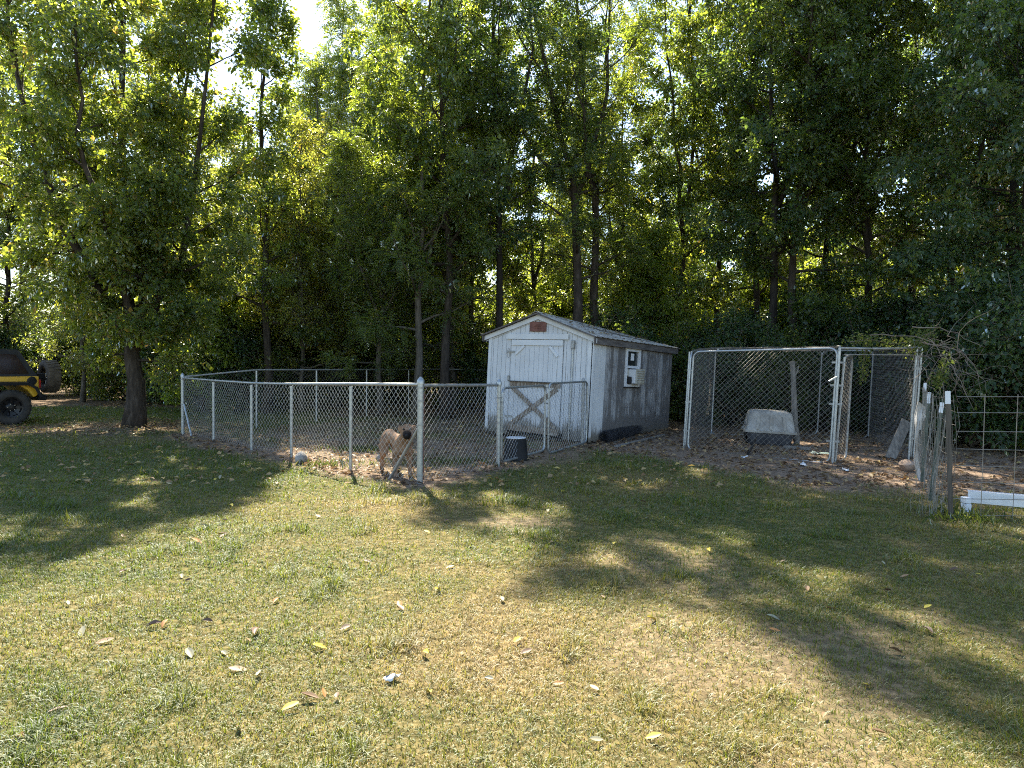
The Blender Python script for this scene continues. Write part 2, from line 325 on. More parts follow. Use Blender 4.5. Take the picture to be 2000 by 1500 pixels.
def tri_mesh(name, verts, faces, mt, tint=None, smooth=False):
    me = bpy.data.meshes.new(name); n = len(verts); nf = len(faces); k = faces.shape[1]
    me.vertices.add(n); me.vertices.foreach_set('co', np.ascontiguousarray(verts, np.float32).ravel())
    me.loops.add(nf*k); me.loops.foreach_set('vertex_index', np.ascontiguousarray(faces, np.int32).ravel())
    me.polygons.add(nf); me.polygons.foreach_set('loop_start', np.arange(0, nf*k, k, dtype=np.int32)); me.polygons.foreach_set('loop_total', np.full(nf, k, np.int32))
    if smooth: me.polygons.foreach_set('use_smooth', np.ones(nf, bool))
    me.update(calc_edges=True)
    if tint is not None:
        a = me.attributes.new('tint', 'FLOAT', 'POINT'); a.data.foreach_set('value', np.ascontiguousarray(tint, np.float32))
    me.materials.append(mt); return me

# ------------------------------------------------------------------ ground
def build_ground():
    def axis(lo, a, b, hi, fine):
        mid = np.arange(a, b+1e-6, fine); out = []
        d = fine; x = b
        while x < hi: d *= 1.13; x += d; out.append(x)
        d = fine; x = a; neg = []
        while x > lo: d *= 1.13; x -= d; neg.append(x)
        return np.array(neg[::-1]+mid.tolist()+out)
    xs = axis(-400, -12, 9, 400, .11); ys = axis(-60, 1, 22, 700, .11)
    X, Y = np.meshgrid(xs, ys); x = X.ravel(); y = Y.ravel(); nx, ny = len(xs), len(ys)
    z = gz(x, y)*np.clip(1.5-np.hypot(x, y-12)/60, 0, 1)
    i = (np.arange(ny-1)[:, None]*nx+np.arange(nx-1)[None]).ravel()
    me = tri_mesh('ground', np.stack([x, y, z], 1), np.stack([i, i+1, i+nx+1, i+nx], 1), M['ground'], smooth=True)
    far = sstep(33, 37, y)                                  # sunny field beyond the wood
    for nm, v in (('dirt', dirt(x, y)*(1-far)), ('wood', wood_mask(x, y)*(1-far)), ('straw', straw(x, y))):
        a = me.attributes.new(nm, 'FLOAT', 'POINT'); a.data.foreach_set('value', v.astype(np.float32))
    mesh_obj('ground', me, kind='structure')
def straw(x, y):
    n = fbm(x, y, .55, 51); n2 = fbm(x, y, 2.6, 61, 3)
    base = .25+.14*np.clip(x, -4, 3.5)/3.5
    base = base+.22*np.exp(-(((x-.9)/1.7)**2+((y-4.2)/1.4)**2)) + .30*np.exp(-(((x+1.2)/1.6)**2+((y-7.6)/.8)**2))
    base = base-.18*sstep(.5, 3., x)*sstep(4.6, 6.5, y)
    return np.clip(base+(n-.5)*1.0+(n2-.5)*.5, 0, 1)
build_ground()

def build_grass():
    P = []
    for y0, y1, dens, L, W in ((1.4, 2.4, 3500, .046, .0042), (2.4, 3.6, 10000, .042, .0036), (3.6, 5.2, 7500, .044, .0040), (5.2, 7.5, 3700, .047, .0052), (7.5, 10.5, 1700, .052, .0075), (10.5, 15, 620, .06, .012), (15, 21, 330, .065, .017)):
        lo, hi = (-.76*y1-1.2, .76*y1+1.0)
        n = int((y1-y0)*(hi-lo)*dens); x = rng.uniform(lo, hi, n); y = rng.uniform(y0, y1, n)
        clump = fbm(x, y, 5., 71, 3); d = dirt(x, y)
        keep = (rng.random(n) < np.clip(.45+clump*1.1-.2, .15, 1)*(1-d)**1.4) & (np.abs(x) < .74*y+1.3)
        x, y, cl = x[keep], y[keep], clump[keep]; n = len(x)
        tall = fbm(x, y, 1.7, 81, 3)
        P.append((x, y, L*rng.uniform(.5, 1.45, n)*(.5+.7*tall+1.4*sstep(.60, .80, fbm(x, y, 3.1, 85, 3))), W*rng.uniform(.7, 1.3, n)))
    x = np.concatenate([p[0] for p in P]); y = np.concatenate([p[1] for p in P]); L = np.concatenate([p[2] for p in P]); W = np.concatenate([p[3] for p in P])
    n = len(x); z = gz(x, y)-.004
    az = rng.uniform(0, 2*np.pi, n); lean = rng.beta(2.6, 1.3, n)*1.45
    dx, dy = np.cos(az), np.sin(az); sx, sy = -dy, dx
    b = np.stack([x, y, z], 1); s = np.stack([sx, sy, np.zeros(n)], 1)*W[:, None]/2
    d1 = np.stack([dx*np.sin(lean*.6), dy*np.sin(lean*.6), np.cos(lean*.6)], 1); l2 = np.minimum(lean*1.35, 1.75)
    d2 = np.stack([dx*np.sin(l2), dy*np.sin(l2), np.cos(l2)], 1)
    mid = b+d1*(L*.5)[:, None]; tip = mid+d2*(L*.55)[:, None]; tip[:, 2] = np.maximum(tip[:, 2], z+.006)
    V = np.stack([b-s, b+s, mid+s*.85, mid-s*.85, tip], 1).reshape(-1, 3); k = np.arange(n)[:, None]*5
    T = np.concatenate([k+[[0, 1, 2]], k+[[0, 2, 3]], k+[[3, 2, 4]]])
    tn = np.clip(straw(x, y)+rng.normal(0, .17, n), 0, 1)
    me = tri_mesh('grass', V, T, M['grass'], np.repeat(tn, 5))
    mesh_obj('grass', me, kind='stuff', label='short sparse lawn grass, green and straw coloured', cat='grass')
    print('blades', n)
build_grass()

def leaf_cloud(base, axis, nrm, L, W, fold=.18, droop=.12):
    axis = axis/np.linalg.norm(axis, axis=1, keepdims=True)
    nrm = nrm-axis*(nrm*axis).sum(1, keepdims=True); nrm /= np.linalg.norm(nrm, axis=1, keepdims=True)+1e-9
    side = np.cross(axis, nrm); n = len(base); L = L[:, None]; W = W[:, None]
    v0 = base; v2 = base+axis*L-nrm*L*droop
    m_ = base+axis*L*.45
    v1 = m_+side*W/2+nrm*W*fold; v3 = m_-side*W/2+nrm*W*fold
    V = np.stack([v0, v1, v2, v3], 1).reshape(-1, 3); k = np.arange(n)[:, None]*4
    return V, np.concatenate([k+[[0, 1, 2]], k+[[0, 2, 3]]])

def build_litter():
    n = 95000; x = rng.uniform(-13, 11, n); y = rng.uniform(2, 24, n); d = dirt(x, y); wd = wood_mask(x, y)
    cl = fbm(x, y, 2.5, 91, 3)
    lawn = .035*(1+1.2*np.exp(-((y-9)/3)**2))
    keep = (np.abs(x) < .76*y+2) & (rng.random(n) < np.maximum(lawn, .55*d*sstep(.35, .65, cl)+.2*d))
    keep &= ~(((d < .1) & (y < 8.5)) | ((y < 7.6) & (x < 3.2)))                      # the near lawn leaves are built one by one
    x, y, d = x[keep], y[keep], d[keep]; n = len(x)
    az = rng.uniform(0, 6.283, n); ax = np.stack([np.cos(az), np.sin(az), rng.normal(0, .25, n)], 1); nr = np.stack([rng.normal(0, .35, n), rng.normal(0, .35, n), np.ones(n)], 1)
    L = rng.uniform(.05, .12, n); b = np.stack([x, y, gz(x, y)+rng.uniform(.008, .03, n)+(1-d)*.025], 1)
    V, T = leaf_cloud(b, ax, nr, L, L*rng.uniform(.4, .65, n), .3, rng.uniform(-.2, .25))
    tn = np.clip(np.where(d > .3, rng.beta(1.6, 2.2, n), rng.beta(3, 1.3, n)), 0, 1)
    mesh_obj('leaf_litter', tri_mesh('leaf_litter', V, T, M['litter'], np.repeat(tn, 4)), kind='stuff', label='scattered dry brown and tan fallen leaves', cat='leaf litter')
build_litter()

# ------------------------------------------------------------------ trees
def interp_path(ctrl, n, r_, jit):
    c = np.array(ctrl, float); t = np.linspace(0, 1, len(c)); q = np.linspace(0, 1, n)
    p = np.stack([np.interp(q, t, c[:, i]) for i in range(3)], 1)
    for _ in range(2): p[1:-1] = .25*p[:-2]+.5*p[1:-1]+.25*p[2:]
    p[1:-1, :2] += r_.normal(0, jit, (n-2, 2)); return p
def rot_dir(d, az, el):                       # direction at azimuth/elevation
    return np.array([math.cos(az)*math.cos(el), math.sin(az)*math.cos(el), math.sin(el)])
def tree_meshes(seed, stems, spread, n_prim, n_sec, n_tw, leaves, leaf_len, kind='broad', el=(.15, 1.0), t0=.25, prof='round', bark='bark', lmat='leaf', tw_len=.42, low_droop=.0, wide=.68, flare=1.35):
    """stems: [(control points, r0, r1, weight)]; the first is the trunk. Returns (trunk mesh, crown mesh)."""
    r_ = np.random.default_rng(seed); mb = MB(); tw = []
    for si, (ctrl, r0, r1, wt) in enumerate(stems):
        n = 12; p = interp_path(ctrl, n, r_, .05); tt = np.linspace(0, 1, n); rad = r0+(r1-r0)*tt**.8
        if si == 0: rad[0] *= flare; rad[1] *= 1+(flare-1)*.25
        mb.tube(p, rad.tolist(), 10 if r0 > .12 else 7)
        ns = int(n_prim*wt)
        for k in range(ns):
            s0 = t0 if si == 0 else .2
            t = s0+(1-s0)*min(1, (k+r_.random())/ns); i = t*(n-1); a = int(min(i, n-2)); q = p[a]+(p[a+1]-p[a])*(i-a); rr = np.interp(t, tt, rad)
            u = (t-s0)/(1-s0)
            pf = {'round': math.sin(math.pi*min(1, .22+.75*u))**.7, 'cone': 1.05-.85*u, 'tall': .55+.45*math.sin(math.pi*u)}[prof]
            ln = spread*pf*r_.uniform(.65, 1.2)*(wt**.25 if si else 1); az = k*2.4+r_.uniform(-.5, .5); e = el[0]+(el[1]-el[0])*u+r_.normal(0, .12)
            pts = [q]; d = rot_dir(0, az, e); m_ = 6
            for j in range(m_):
                d = d+r_.normal(0, .13, 3)+np.array([0, 0, .04-low_droop*(1-u)*(j/m_)]); d /= np.linalg.norm(d); pts.append(pts[-1]+d*ln/m_)
            pts = np.array(pts); br = max(.012, min(rr*.5, .02+ln*.016))
            mb.tube(pts, np.linspace(br, .006, m_+1).tolist(), 5, cap=False)
            for s in range(n_sec):
                f = .22+.78*(s+r_.random())/n_sec; i2 = f*m_; a2 = int(min(i2, m_-1)); q2 = pts[a2]+(pts[a2+1]-pts[a2])*(i2-a2); dd = pts[a2+1]-pts[a2]; dd /= np.linalg.norm(dd)
                hz = np.cross(dd, [0, 0, 1]); hz /= np.linalg.norm(hz)+1e-6
                d2 = dd*.55+hz*(1 if s % 2 else -1)*r_.uniform(.4, 1.1)+r_.normal(0, .28, 3)+np.array([0, 0, .08]); d2 /= np.linalg.norm(d2)
                l2 = (ln*.36*(1.15-f)+.25)*r_.uniform(.7, 1.25); e2 = q2+d2*l2*.5; e3 = e2+(d2+np.array([0, 0, -.22])+r_.normal(0, .15, 3))*l2*.5
                mb.tube([q2, e2, e3], [.009, .006, .004], 3, cap=False)
                for w_ in range(n_tw):
                    g_ = r_.uniform(.2, 1); q3 = q2+(e2-q2)*g_*2 if g_ < .5 else e2+(e3-e2)*(g_*2-1)
                    d3 = d2*.6+r_.normal(0, .55, 3)+np.array([0, 0, -.1]); d3 /= np.linalg.norm(d3); tw.append((q3, q3+d3*tw_len*r_.uniform(.5, 1.3)))
    A = np.array([t_[0] for t_ in tw]); B = np.array([t_[1] for t_ in tw]); nt_ = len(A)
    for q0, q1 in tw[::2]: mb.tube([q0, q1], [.005, .003], 3, cap=False)
    me = bpy.data.meshes.new('trunk'); me.from_pydata(mb.v, [], mb.f); me.polygons.foreach_set('use_smooth', [True]*len(mb.f)); me.materials.append(M[bark]); me.update()
    if kind == 'broad':
        per = max(1, leaves//nt_); idx = np.repeat(np.arange(nt_), per); n = len(idx)
        s = r_.random(n)[:, None]; D = B[idx]-A[idx]; D /= np.linalg.norm(D, axis=1, keepdims=True)
        off = r_.normal(0, 1, (n, 3)); off -= D*(off*D).sum(1, keepdims=True); off /= np.linalg.norm(off, axis=1, keepdims=True)
        base = A[idx]+(B[idx]-A[idx])*s*1.05+off*r_.uniform(.0, .16, (n, 1))
        ax = off*.8+D*.5+np.array([0, 0, -.38])+r_.normal(0, .25, (n, 3))
        nr = np.array([0, 0, 1.])+r_.normal(0, .5, (n, 3))
        L = leaf_len*r_.uniform(.6, 1.3, n); V, T = leaf_cloud(base, ax, nr, L, L*wide*r_.uniform(.8, 1.2, n))
        tw_t = r_.normal(0, .14, nt_)[idx]; tn = np.clip(.42+tw_t+r_.normal(0, .16, n)+(r_.random(n) < .015)*.5, 0, 1)
    else:                                       # pinnate: leaflets in pairs along a drooping rachis
        pairs = 8; per = max(1, leaves//(nt_*pairs*2)); idx = np.repeat(np.arange(nt_), per); n = len(idx)
        D = B[idx]-A[idx]; D /= np.linalg.norm(D, axis=1, keepdims=True); s = r_.random(n)[:, None]
        q = A[idx]+(B[idx]-A[idx])*s; ax = D*.6+r_.normal(0, .6, (n, 3))+np.array([0, 0, .15]); ax /= np.linalg.norm(ax, axis=1, keepdims=True)
        up = np.array([0, 0, 1.])+r_.normal(0, .3, (n, 3)); sd_ = np.cross(ax, up); sd_ /= np.linalg.norm(sd_, axis=1, keepdims=True); up = np.cross(sd_, ax)
        fl = r_.uniform(.34, .58, n); tnf = np.clip(.42+r_.normal(0, .2, n), 0, 1)
        bs, axs, nrs, Ls, tns = [], [], [], [], []
        for j in range(pairs):
            f = .18+.8*j/(pairs-1); cpt = q+ax*(fl*f)[:, None]-np.array([0, 0, 1.])*(fl*f*f*.45)[:, None]
            for sg in (-1, 1):
                a_ = sd_*sg+ax*.45-np.array([0, 0, .35])+r_.normal(0, .12, (n, 3)); bs.append(cpt); axs.append(a_); nrs.append(up+r_.normal(0, .25, (n, 3)))
                Ls.append(leaf_len*(1.1-.35*abs(f-.45))*r_.uniform(.8, 1.15, n)); tns.append(np.clip(tnf+r_.normal(0, .08, n), 0, 1))
        L = np.concatenate(Ls); V, T = leaf_cloud(np.concatenate(bs), np.concatenate(axs), np.concatenate(nrs), L, L*.36, .12, .18); tn = np.concatenate(tns)
    return me, tri_mesh('crown', V, T, M[lmat], np.repeat(tn, 4))
def tree(name, meshes, loc, rz=0, s=1., tilt=0, sz=None, **k):
    o = empty(name, (loc[0], loc[1], gzf(loc[0], loc[1])-.03), (tilt, 0, rz), **k); o.scale = (s, s, sz or s)
    mesh_obj('trunk', meshes[0], o); mesh_obj('crown', meshes[1], o); return o

TM = {}
# big yard tree: thick trunk forking low into several leaders
TM['yard'] = tree_meshes(11, [([(0, 0, 0), (.02, 0, 1.2), (-.05, 0, 2.1), (-.3, .1, 4.5), (-.35, .2, 8), (-.1, 0, 11.8)], .235, .02, 1),
                              ([(-.02, 0, 1.9), (-.7, -.3, 3.0), (-1.2, -.6, 4.6), (-2.2, -.5, 7.2), (-2.6, -.4, 10.6)], .14, .02, .75),
                              ([(.02, 0, 1.75), (.55, .05, 2.6), (1.0, .2, 3.9), (1.5, .4, 6.2), (1.7, .3, 11.0)], .14, .02, .72),
                              ([(0, .05, 2.2), (.25, .5, 4), (.6, 1.2, 6.5), (.8, 1.4, 10.2)], .13, .02, .5),
                              ([(0, 0, 2.0), (.1, -.7, 3.4), (-.2, -1.5, 5.4), (-.1, -1.8, 7.8)], .11, .02, .45)],
                         1.95, 30, 6, 4, 86000, .108, el=(.05, .9), t0=.24, low_droop=.07, tw_len=.42, flare=1.18)
TM['tall'] = tree_meshes(12, [([(0, 0, 0), (.1, 0, 4), (-.1, .2, 8), (.2, 0, 15)], .13, .02, 1), ([(0, 0, 5), (.8, .3, 8), (1.3, .2, 12)], .08, .015, .4)], 2.6, 30, 6, 4, 33000, .108, t0=.22, prof='tall')
TM['tall_b'] = tree_meshes(13, [([(0, 0, 0), (-.2, 0, 5), (.2, .2, 10), (-.1, .3, 16)], .13, .02, 1), ([(-.1, 0, 6), (-.9, -.3, 9), (-1.2, -.2, 13)], .08, .015, .4)], 2.8, 30, 6, 4, 34000, .112, t0=.28, prof='tall', bark='bark_dark', lmat='leaf_dark')
TM['walnut'] = tree_meshes(14, [([(0, 0, 0), (.0, 0, 3), (-.25, 0, 6), (-.9, .1, 9), (-2.0, .2, 14)], .19, .02, 1), ([(-.2, 0, 5.8), (.5, .1, 8.3), (.9, 0, 14)], .10, .015, .6), ([(-.25, 0, 6), (-1.4, -.2, 7.4), (-3.0, -.3, 9.5)], .07, .012, .35)], 2.2, 20, 4, 3, 34000, .10, kind='pinnate', t0=.30, prof='tall')
TM['walnut_b'] = tree_meshes(15, [([(0, 0, 0), (.1, 0, 3), (-.15, 0, 6), (.2, .1, 13)], .13, .02, 1), ([(0, 0, 3.5), (.9, -.3, 6), (1.3, -.4, 9.5)], .07, .015, .5)], 2.3, 24, 5, 3, 52000, .10, kind='pinnate', t0=.2, prof='round', bark='bark_pale')
TM['slim'] = tree_meshes(16, [([(0, 0, 0), (.1, 0, 2), (-.1, .1, 5), (0, 0, 8.6)], .075, .012, 1), ([(0, 0, 1.6), (.5, .2, 3.5), (.7, .3, 6.5)], .05, .01, .5)], 1.7, 28, 5, 4, 23000, .09, t0=.16, prof='round', bark='bark_pale', lmat='leaf_walnut', wide=.45)
TM['cone'] = tree_meshes(17, [([(0, 0, 0), (.05, 0, 4), (-.05, .1, 9), (0, 0, 13)], .12, .012, 1)], 1.7, 36, 5, 3, 20000, .11, t0=.2, prof='cone', el=(.3, 1.1))
TM['edge'] = tree_meshes(18, [([(0, 0, 0), (-.1, 0, 3), (.1, .2, 7), (.2, 0, 14)], .17, .02, 1), ([(0, 0, 3), (-1.0, -.6, 5), (-1.9, -1.2, 8)], .09, .015, .5), ([(0, 0, 3.4), (-.4, -1.1, 5), (-.9, -2.0, 7)], .08, .015, .4)], 3.1, 34, 7, 4, 52000, .115, t0=.13, prof='round', el=(-.15, .9), low_droop=.14, bark='bark_dark', lmat='leaf_dark')
TM['sapling'] = tree_meshes(19, [([(0, 0, 0), (.1, 0, 1.5), (-.1, .1, 4.2)], .04, .01, 1), ([(0, 0, .6), (.4, .2, 1.7), (.6, .2, 3.2)], .03, .008, .6)], 1.25, 18, 5, 4, 18000, .095, t0=.12, prof='round', lmat='leaf_yellow')
TM['bush'] = tree_meshes(20, [([(0, 0, 0), (.1, 0, .8), (0, .1, 2.0)], .03, .008, 1), ([(0, 0, .05), (.5, .1, .7), (.8, .2, 1.6)], .025, .008, .8), ([(0, 0, .05), (-.5, -.1, .6), (-.8, .1, 1.5)], .025, .008, .8)], .85, 14, 5, 4, 15000, .08, t0=.1, prof='round', bark='twig')
TM['bush_dark'] = tree_meshes(21, [([(0, 0, 0), (.1, 0, .9), (0, .1, 2.4)], .03, .008, 1), ([(0, 0, .05), (.4, -.3, .8), (.6, -.5, 1.8)], .025, .008, .8), ([(0, 0, .05), (-.5, .3, .7), (-.7, .5, 1.7)], .025, .008, .8)], .95, 14, 5, 4, 15000, .09, t0=.1, prof='round', bark='twig', lmat='leaf_dark')

tree('yard_tree', TM['yard'], G(262, 834).xy, 0, 1.0, label='big leafy yard tree with thick forked trunk beside the yellow vehicle', cat='tree')
tree('walnut_tree', TM['walnut'], (PX(1132, 19.4), 19.4), 0, 1.0, label='tall open walnut-like tree with forked dark trunk right behind the shed', cat='tree')
tree('walnut_tree', TM['walnut'], (PX(1162, 20.2), 20.2), 1.1, .95, label='slender straight-trunked companion of the forked walnut behind the shed', cat='tree')
tree('oak_tree', TM['tall_b'], (PX(972, 19.8), 19.8), 2.2, .98, label='dark thick-trunked tree behind the front left corner of the shed', cat='tree')
tree('walnut_tree', TM['walnut_b'], (PX(812, 18.6), 18.6), 1.4, .98, tilt=.03, label='pale-trunked feathery tree inside the woods between pen and shed', cat='tree')
tree('walnut_tree', TM['walnut_b'], (PX(742, 19.2), 19.2), 4.0, .72, label='shorter feathery tree with thin trunk behind the fence of the pen', cat='tree')
tree('maple_tree', TM['edge'], (PX(1985, 15.0), 15.0), .4, 1.0, label='dense dark tree drooping over the wire panel and the kennel', cat='tree')
tree('maple_tree', TM['edge'], (13.8, 12.5), 2.4, 1.05, label='dense dark tree standing beyond the end of the wire panel', cat='tree')
tree('poplar_tree', TM['cone'], (PX(520, 19.5), 19.5), .4, 1.0, label='narrow upright tree rising above its lower neighbours into the sky', cat='tree')
tree('young_tree', TM['sapling'], (PX(395, 20), 20), 0, 1.05, label='sunlit yellow-green sapling beside the yard tree, beyond the corner of the pen', cat='tree')
tree('young_tree', TM['sapling'], (PX(1270, 21), 21), 2, 1.2, label='sunlit yellow-green sapling behind the shed, between shed and kennel', cat='tree')
grp = 'trees in the woods behind the yard'
mid = [(470, 21, 'slim', 1.0), (590, 20, 'slim', .92), (655, 22, 'slim', 1.0), (700, 24, 'slim', 1.0), (560, 24, 'walnut_b', .72), (625, 26, 'walnut_b', .98), (690, 24.5, 'walnut_b', .92), (657, 27, 'walnut_b', 1.12), (602, 27, 'walnut_b', 1.0), (770, 26, 'walnut_b', 1.05), (590, 30, 'walnut_b', 1.0), (735, 30, 'walnut_b', 1.2),
       (872, 18.4, 'tall', 1.04), (885, 22, 'walnut_b', 1.0), (920, 24, 'tall', .95), (1040, 24, 'tall', .85), (1215, 23, 'tall', .8), (1330, 22, 'tall', 1.0), (1400, 24, 'tall_b', 1.0),
       (1468, 21, 'tall', 1.0), (1502, 18.6, 'tall_b', 1.0), (1546, 18.4, 'tall', 1.05), (1610, 21, 'tall_b', 1.), (1690, 18.5, 'tall', 1.), (1770, 20.5, 'tall_b', 1.05), (1850, 18, 'tall', 1.0), (1935, 19, 'tall_b', 1.1), (2060, 18, 'tall', 1.1),
       (20, 25, 'tall', .95), (160, 23, 'slim', 1.0), (180, 26, 'tall_b', .9), (300, 24, 'tall', .85), (375, 26, 'slim', 1.2), (430, 28, 'tall', .7), (-90, 24, 'tall_b', 1.0), (-220, 27, 'tall', 1.0)]
lab = {'slim': 'thin pale-stemmed young tree with narrow leaves', 'tall': 'tall broad-leaved tree with brown trunk', 'tall_b': 'tall dark-barked broad-leaved tree', 'walnut_b': 'feathery-leaved pale-barked tree'}
def where(u, Y):
    a = 'behind the yard tree' if u < 420 else 'behind the dog pen' if u < 900 else 'behind the shed' if u < 1310 else 'behind the kennel' if u < 1800 else 'behind the wire panel'
    return ('at the near wood edge ' if Y < 21.5 else 'in mid wood ' if Y < 27 else 'deep in the wood ' if Y < 45 else 'beyond the far clearing ')+a
for i, (u, Y, kd, s) in enumerate(mid):
    tree('woodland_tree', TM[kd], (PX(u, Y), Y), i*1.7, s, sz=s*(.94+.1*((i*7) % 5)/5), label=lab[kd]+' '+where(u, Y), cat='tree', group=lab[kd].split(' in ')[0]+' '+where(u, Y))
r2 = np.random.default_rng(5)
for row, Y0 in enumerate((29.0, 62)):
    xs = np.arange(-.86*Y0, .86*Y0, 5.4+row*1.6)
    for j, x in enumerate(xs):
        kd = ('tall', 'tall_b', 'slim', 'walnut_b', 'tall')[int(r2.integers(0, 5))]; Y = Y0+r2.uniform(-1.8, 1.8); x = x+r2.uniform(-1.2, 1.2); u = 1000+x/Y*F_PX
        s = r2.uniform(.85, 1.1)
        if kd == 'slim': s *= 1.35
        if 420 < u < 850 and row == 0: s *= .74 if kd != 'slim' else .8
        tree('woodland_tree', TM[kd], (x, Y), r2.uniform(0, 6.28), s, label=lab[kd]+' '+where(u, Y), cat='tree', group=lab[kd].split(' in ')[0]+' '+where(u, Y))
bl = {'bush': 'bushy green undergrowth shrub', 'bush_dark': 'dark broad-leaved undergrowth shrub', 'sapling': 'small yellow-green sapling'}
for i, (u, Y, kd, s) in enumerate([(440, 20.5, 'bush_dark', 1.1), (520, 21, 'bush', 1.1), (600, 22, 'bush_dark', 1.0), (690, 23, 'bush', 1.0), (790, 25, 'bush', .9), (880, 24, 'sapling', .8), (940, 22, 'bush_dark', .9),
        (330, 23, 'bush_dark', 1.2), (240, 25, 'bush', 1.2), (150, 27, 'bush', 1.), (60, 26, 'bush_dark', 1.1), (-60, 24, 'bush_dark', 1.2),
        (1190, 20, 'bush_dark', 1.15), (1345, 19, 'bush', 1.1), (1420, 19.5, 'bush_dark', 1.1), (1490, 20, 'bush', 1.2), (1570, 19.5, 'bush_dark', 1.2), (1650, 19, 'bush', 1.3), (1720, 18.5, 'bush_dark', 1.2), (1800, 17.5, 'bush_dark', 1.2), (1880, 16.5, 'bush_dark', 1.3), (1960, 16, 'bush', 1.2), (2060, 15, 'bush_dark', 1.4),
        (480, 27, 'sapling', 1.0), (750, 30, 'sapling', 1.2), (900, 30, 'sapling', 1.2), (1080, 27, 'sapling', 1.2), (1480, 27, 'sapling', 1.3), (1620, 25, 'sapling', 1.2), (1290, 26, 'sapling', 1.3), (200, 30, 'sapling', 1.3), (640, 33, 'bush', 1.4), (1000, 34, 'bush', 1.4), (1360, 33, 'bush', 1.5), (1905, 13.6, 'bush_dark', 1.1), (2010, 13.0, 'bush_dark', 1.2), (1760, 16.8, 'bush_dark', 1.2), (1640, 17, 'bush_dark', 1.1), (1530, 17.2, 'bush', 1.0), (1450, 17.4, 'bush_dark', 1.0), (1700, 30, 'bush', 1.5), (440, 30.5, 'bush', 2.10), (522, 32.1, 'sapling', 1.75), (604, 33.7, 'sapling', 1.75), (686, 31.3, 'bush', 2.10), (768, 32.9, 'sapling', 1.75), (850, 30.5, 'sapling', 1.75), (932, 32.1, 'bush', 2.10), (1014, 33.7, 'sapling', 1.75), (1096, 31.3, 'sapling', 1.75), (1178, 32.9, 'bush', 2.10), (1260, 30.5, 'sapling', 1.75), (1342, 32.1, 'sapling', 1.75), (1424, 33.7, 'bush', 2.10), (1506, 31.3, 'sapling', 1.75), (1588, 32.9, 'sapling', 1.75), (1670, 30.5, 'bush', 2.10), (1752, 32.1, 'sapling', 1.75), (330, 33, 'bush', 1.5), (60, 33, 'bush', 1.6)]):
    tree('undergrowth_sapling' if kd == 'sapling' else 'undergrowth_shrub', TM[kd], (PX(u, Y), Y), i*2.1, s, label=bl[kd]+' '+where(u, Y), cat='sapling' if kd == 'sapling' else 'shrub', group=kd.replace('_', ' ')+' undergrowth '+where(u, Y))

# ------------------------------------------------------------------ shed (leans back a little)
W_, D_, H_, A_ = 2.41, 3.75, 1.99, .40
shed = empty('shed', label='small weathered white wooden shed with gable roof and plank door', cat='shed')
shed_mx = Matrix.Translation((-.533, 14.691, .10)) @ Matrix.Rotation(-.6176, 4, 'Z') @ Matrix.Rotation(-.0364, 4, 'X') @ Matrix.Rotation(.0216, 4, 'Y')
shed.matrix_world = shed_mx
def gable(x): return H_+A_*(1-abs(x-W_/2)/(W_/2))
fw = MB().prism([(.01, .01), (W_-.01, .01), (W_-.01, H_-.02), (W_/2, H_+A_-.02), (.01, H_-.02)], .0, .03).build('front_wall', M['gap_dark'], shed)  # dark backing: shade under the door and between planks is its colour
NP = 22; pw = W_/NP
for i in range(NP):
    x0, x1 = i*pw+.004, (i+1)*pw-.004; b0 = random.uniform(-.015, .012)+(.10 if .55 < (i+.5)*pw < 1.84 else 0)
    top = [(x1, gable(x1)-.01)]+([(W_/2, H_+A_-.01)] if x0 < W_/2 < x1 else [])+[(x0, gable(x0)-.01)]
    dy = random.uniform(0, .004)
    MB().prism([(x0, b0), (x1, b0)]+top, -.020-dy, -.001).build('plank', M['paint'], fw, bevel=.003)
sw = MB().bbox((W_-.03, .03, .01), (W_-.001, D_-.02, H_-.03)).build('side_wall', M['gap_dark'], shed)
NS = 36; ps = D_/NS
for i in range(NS):
    y0, y1 = i*ps+.004, (i+1)*ps-.004; xx = random.uniform(0, .004)
    z0 = random.uniform(-.02, .015)
    def seg(a, b): MB().bbox((W_, y0, a), (W_+.018+xx, y1, b)).build('plank', M['paint_side_front' if y0 < .5 else 'paint_side'], sw, bevel=.003)
    ym = (y0+y1)/2
    if 1.37 < ym < 2.02: seg(z0, 1.07); seg(1.84, H_-.02)
    else: seg(z0, H_-.02)
MB().bbox((-.001, .03, 0), (.03, D_-.02, H_-.02)).build('side_wall', M['paint_side'], shed)
MB().prism([(.031, 0), (W_-.031, 0), (W_-.031, H_-.02), (W_/2, H_+A_-.21), (.031, H_-.02)], D_-.03, D_-.002).build('back_wall', M['paint_side'], shed)
MB().bbox((.04, .04, -.04), (W_-.04, D_-.05, .0)).build('floor', M['wood_dark'], shed)
for x in (.25, W_/2, W_-.25): MB().bbox((x-.05, .08, -.17), (x+.05, D_-.08, -.042)).build('skid', M['wood_dark'], shed)
# trims
for x in (-.004, W_-.068): MB().bbox((x, -.042, -.01), (x+.072, -.0265, H_-.03)).build('corner_board', M['paint_trim'], shed, bevel=.003)
MB().bbox((W_+.0235, -.026, -.01), (W_+.038, .05, H_-.05)).build('corner_board', M['paint_trim'], shed, bevel=.003)
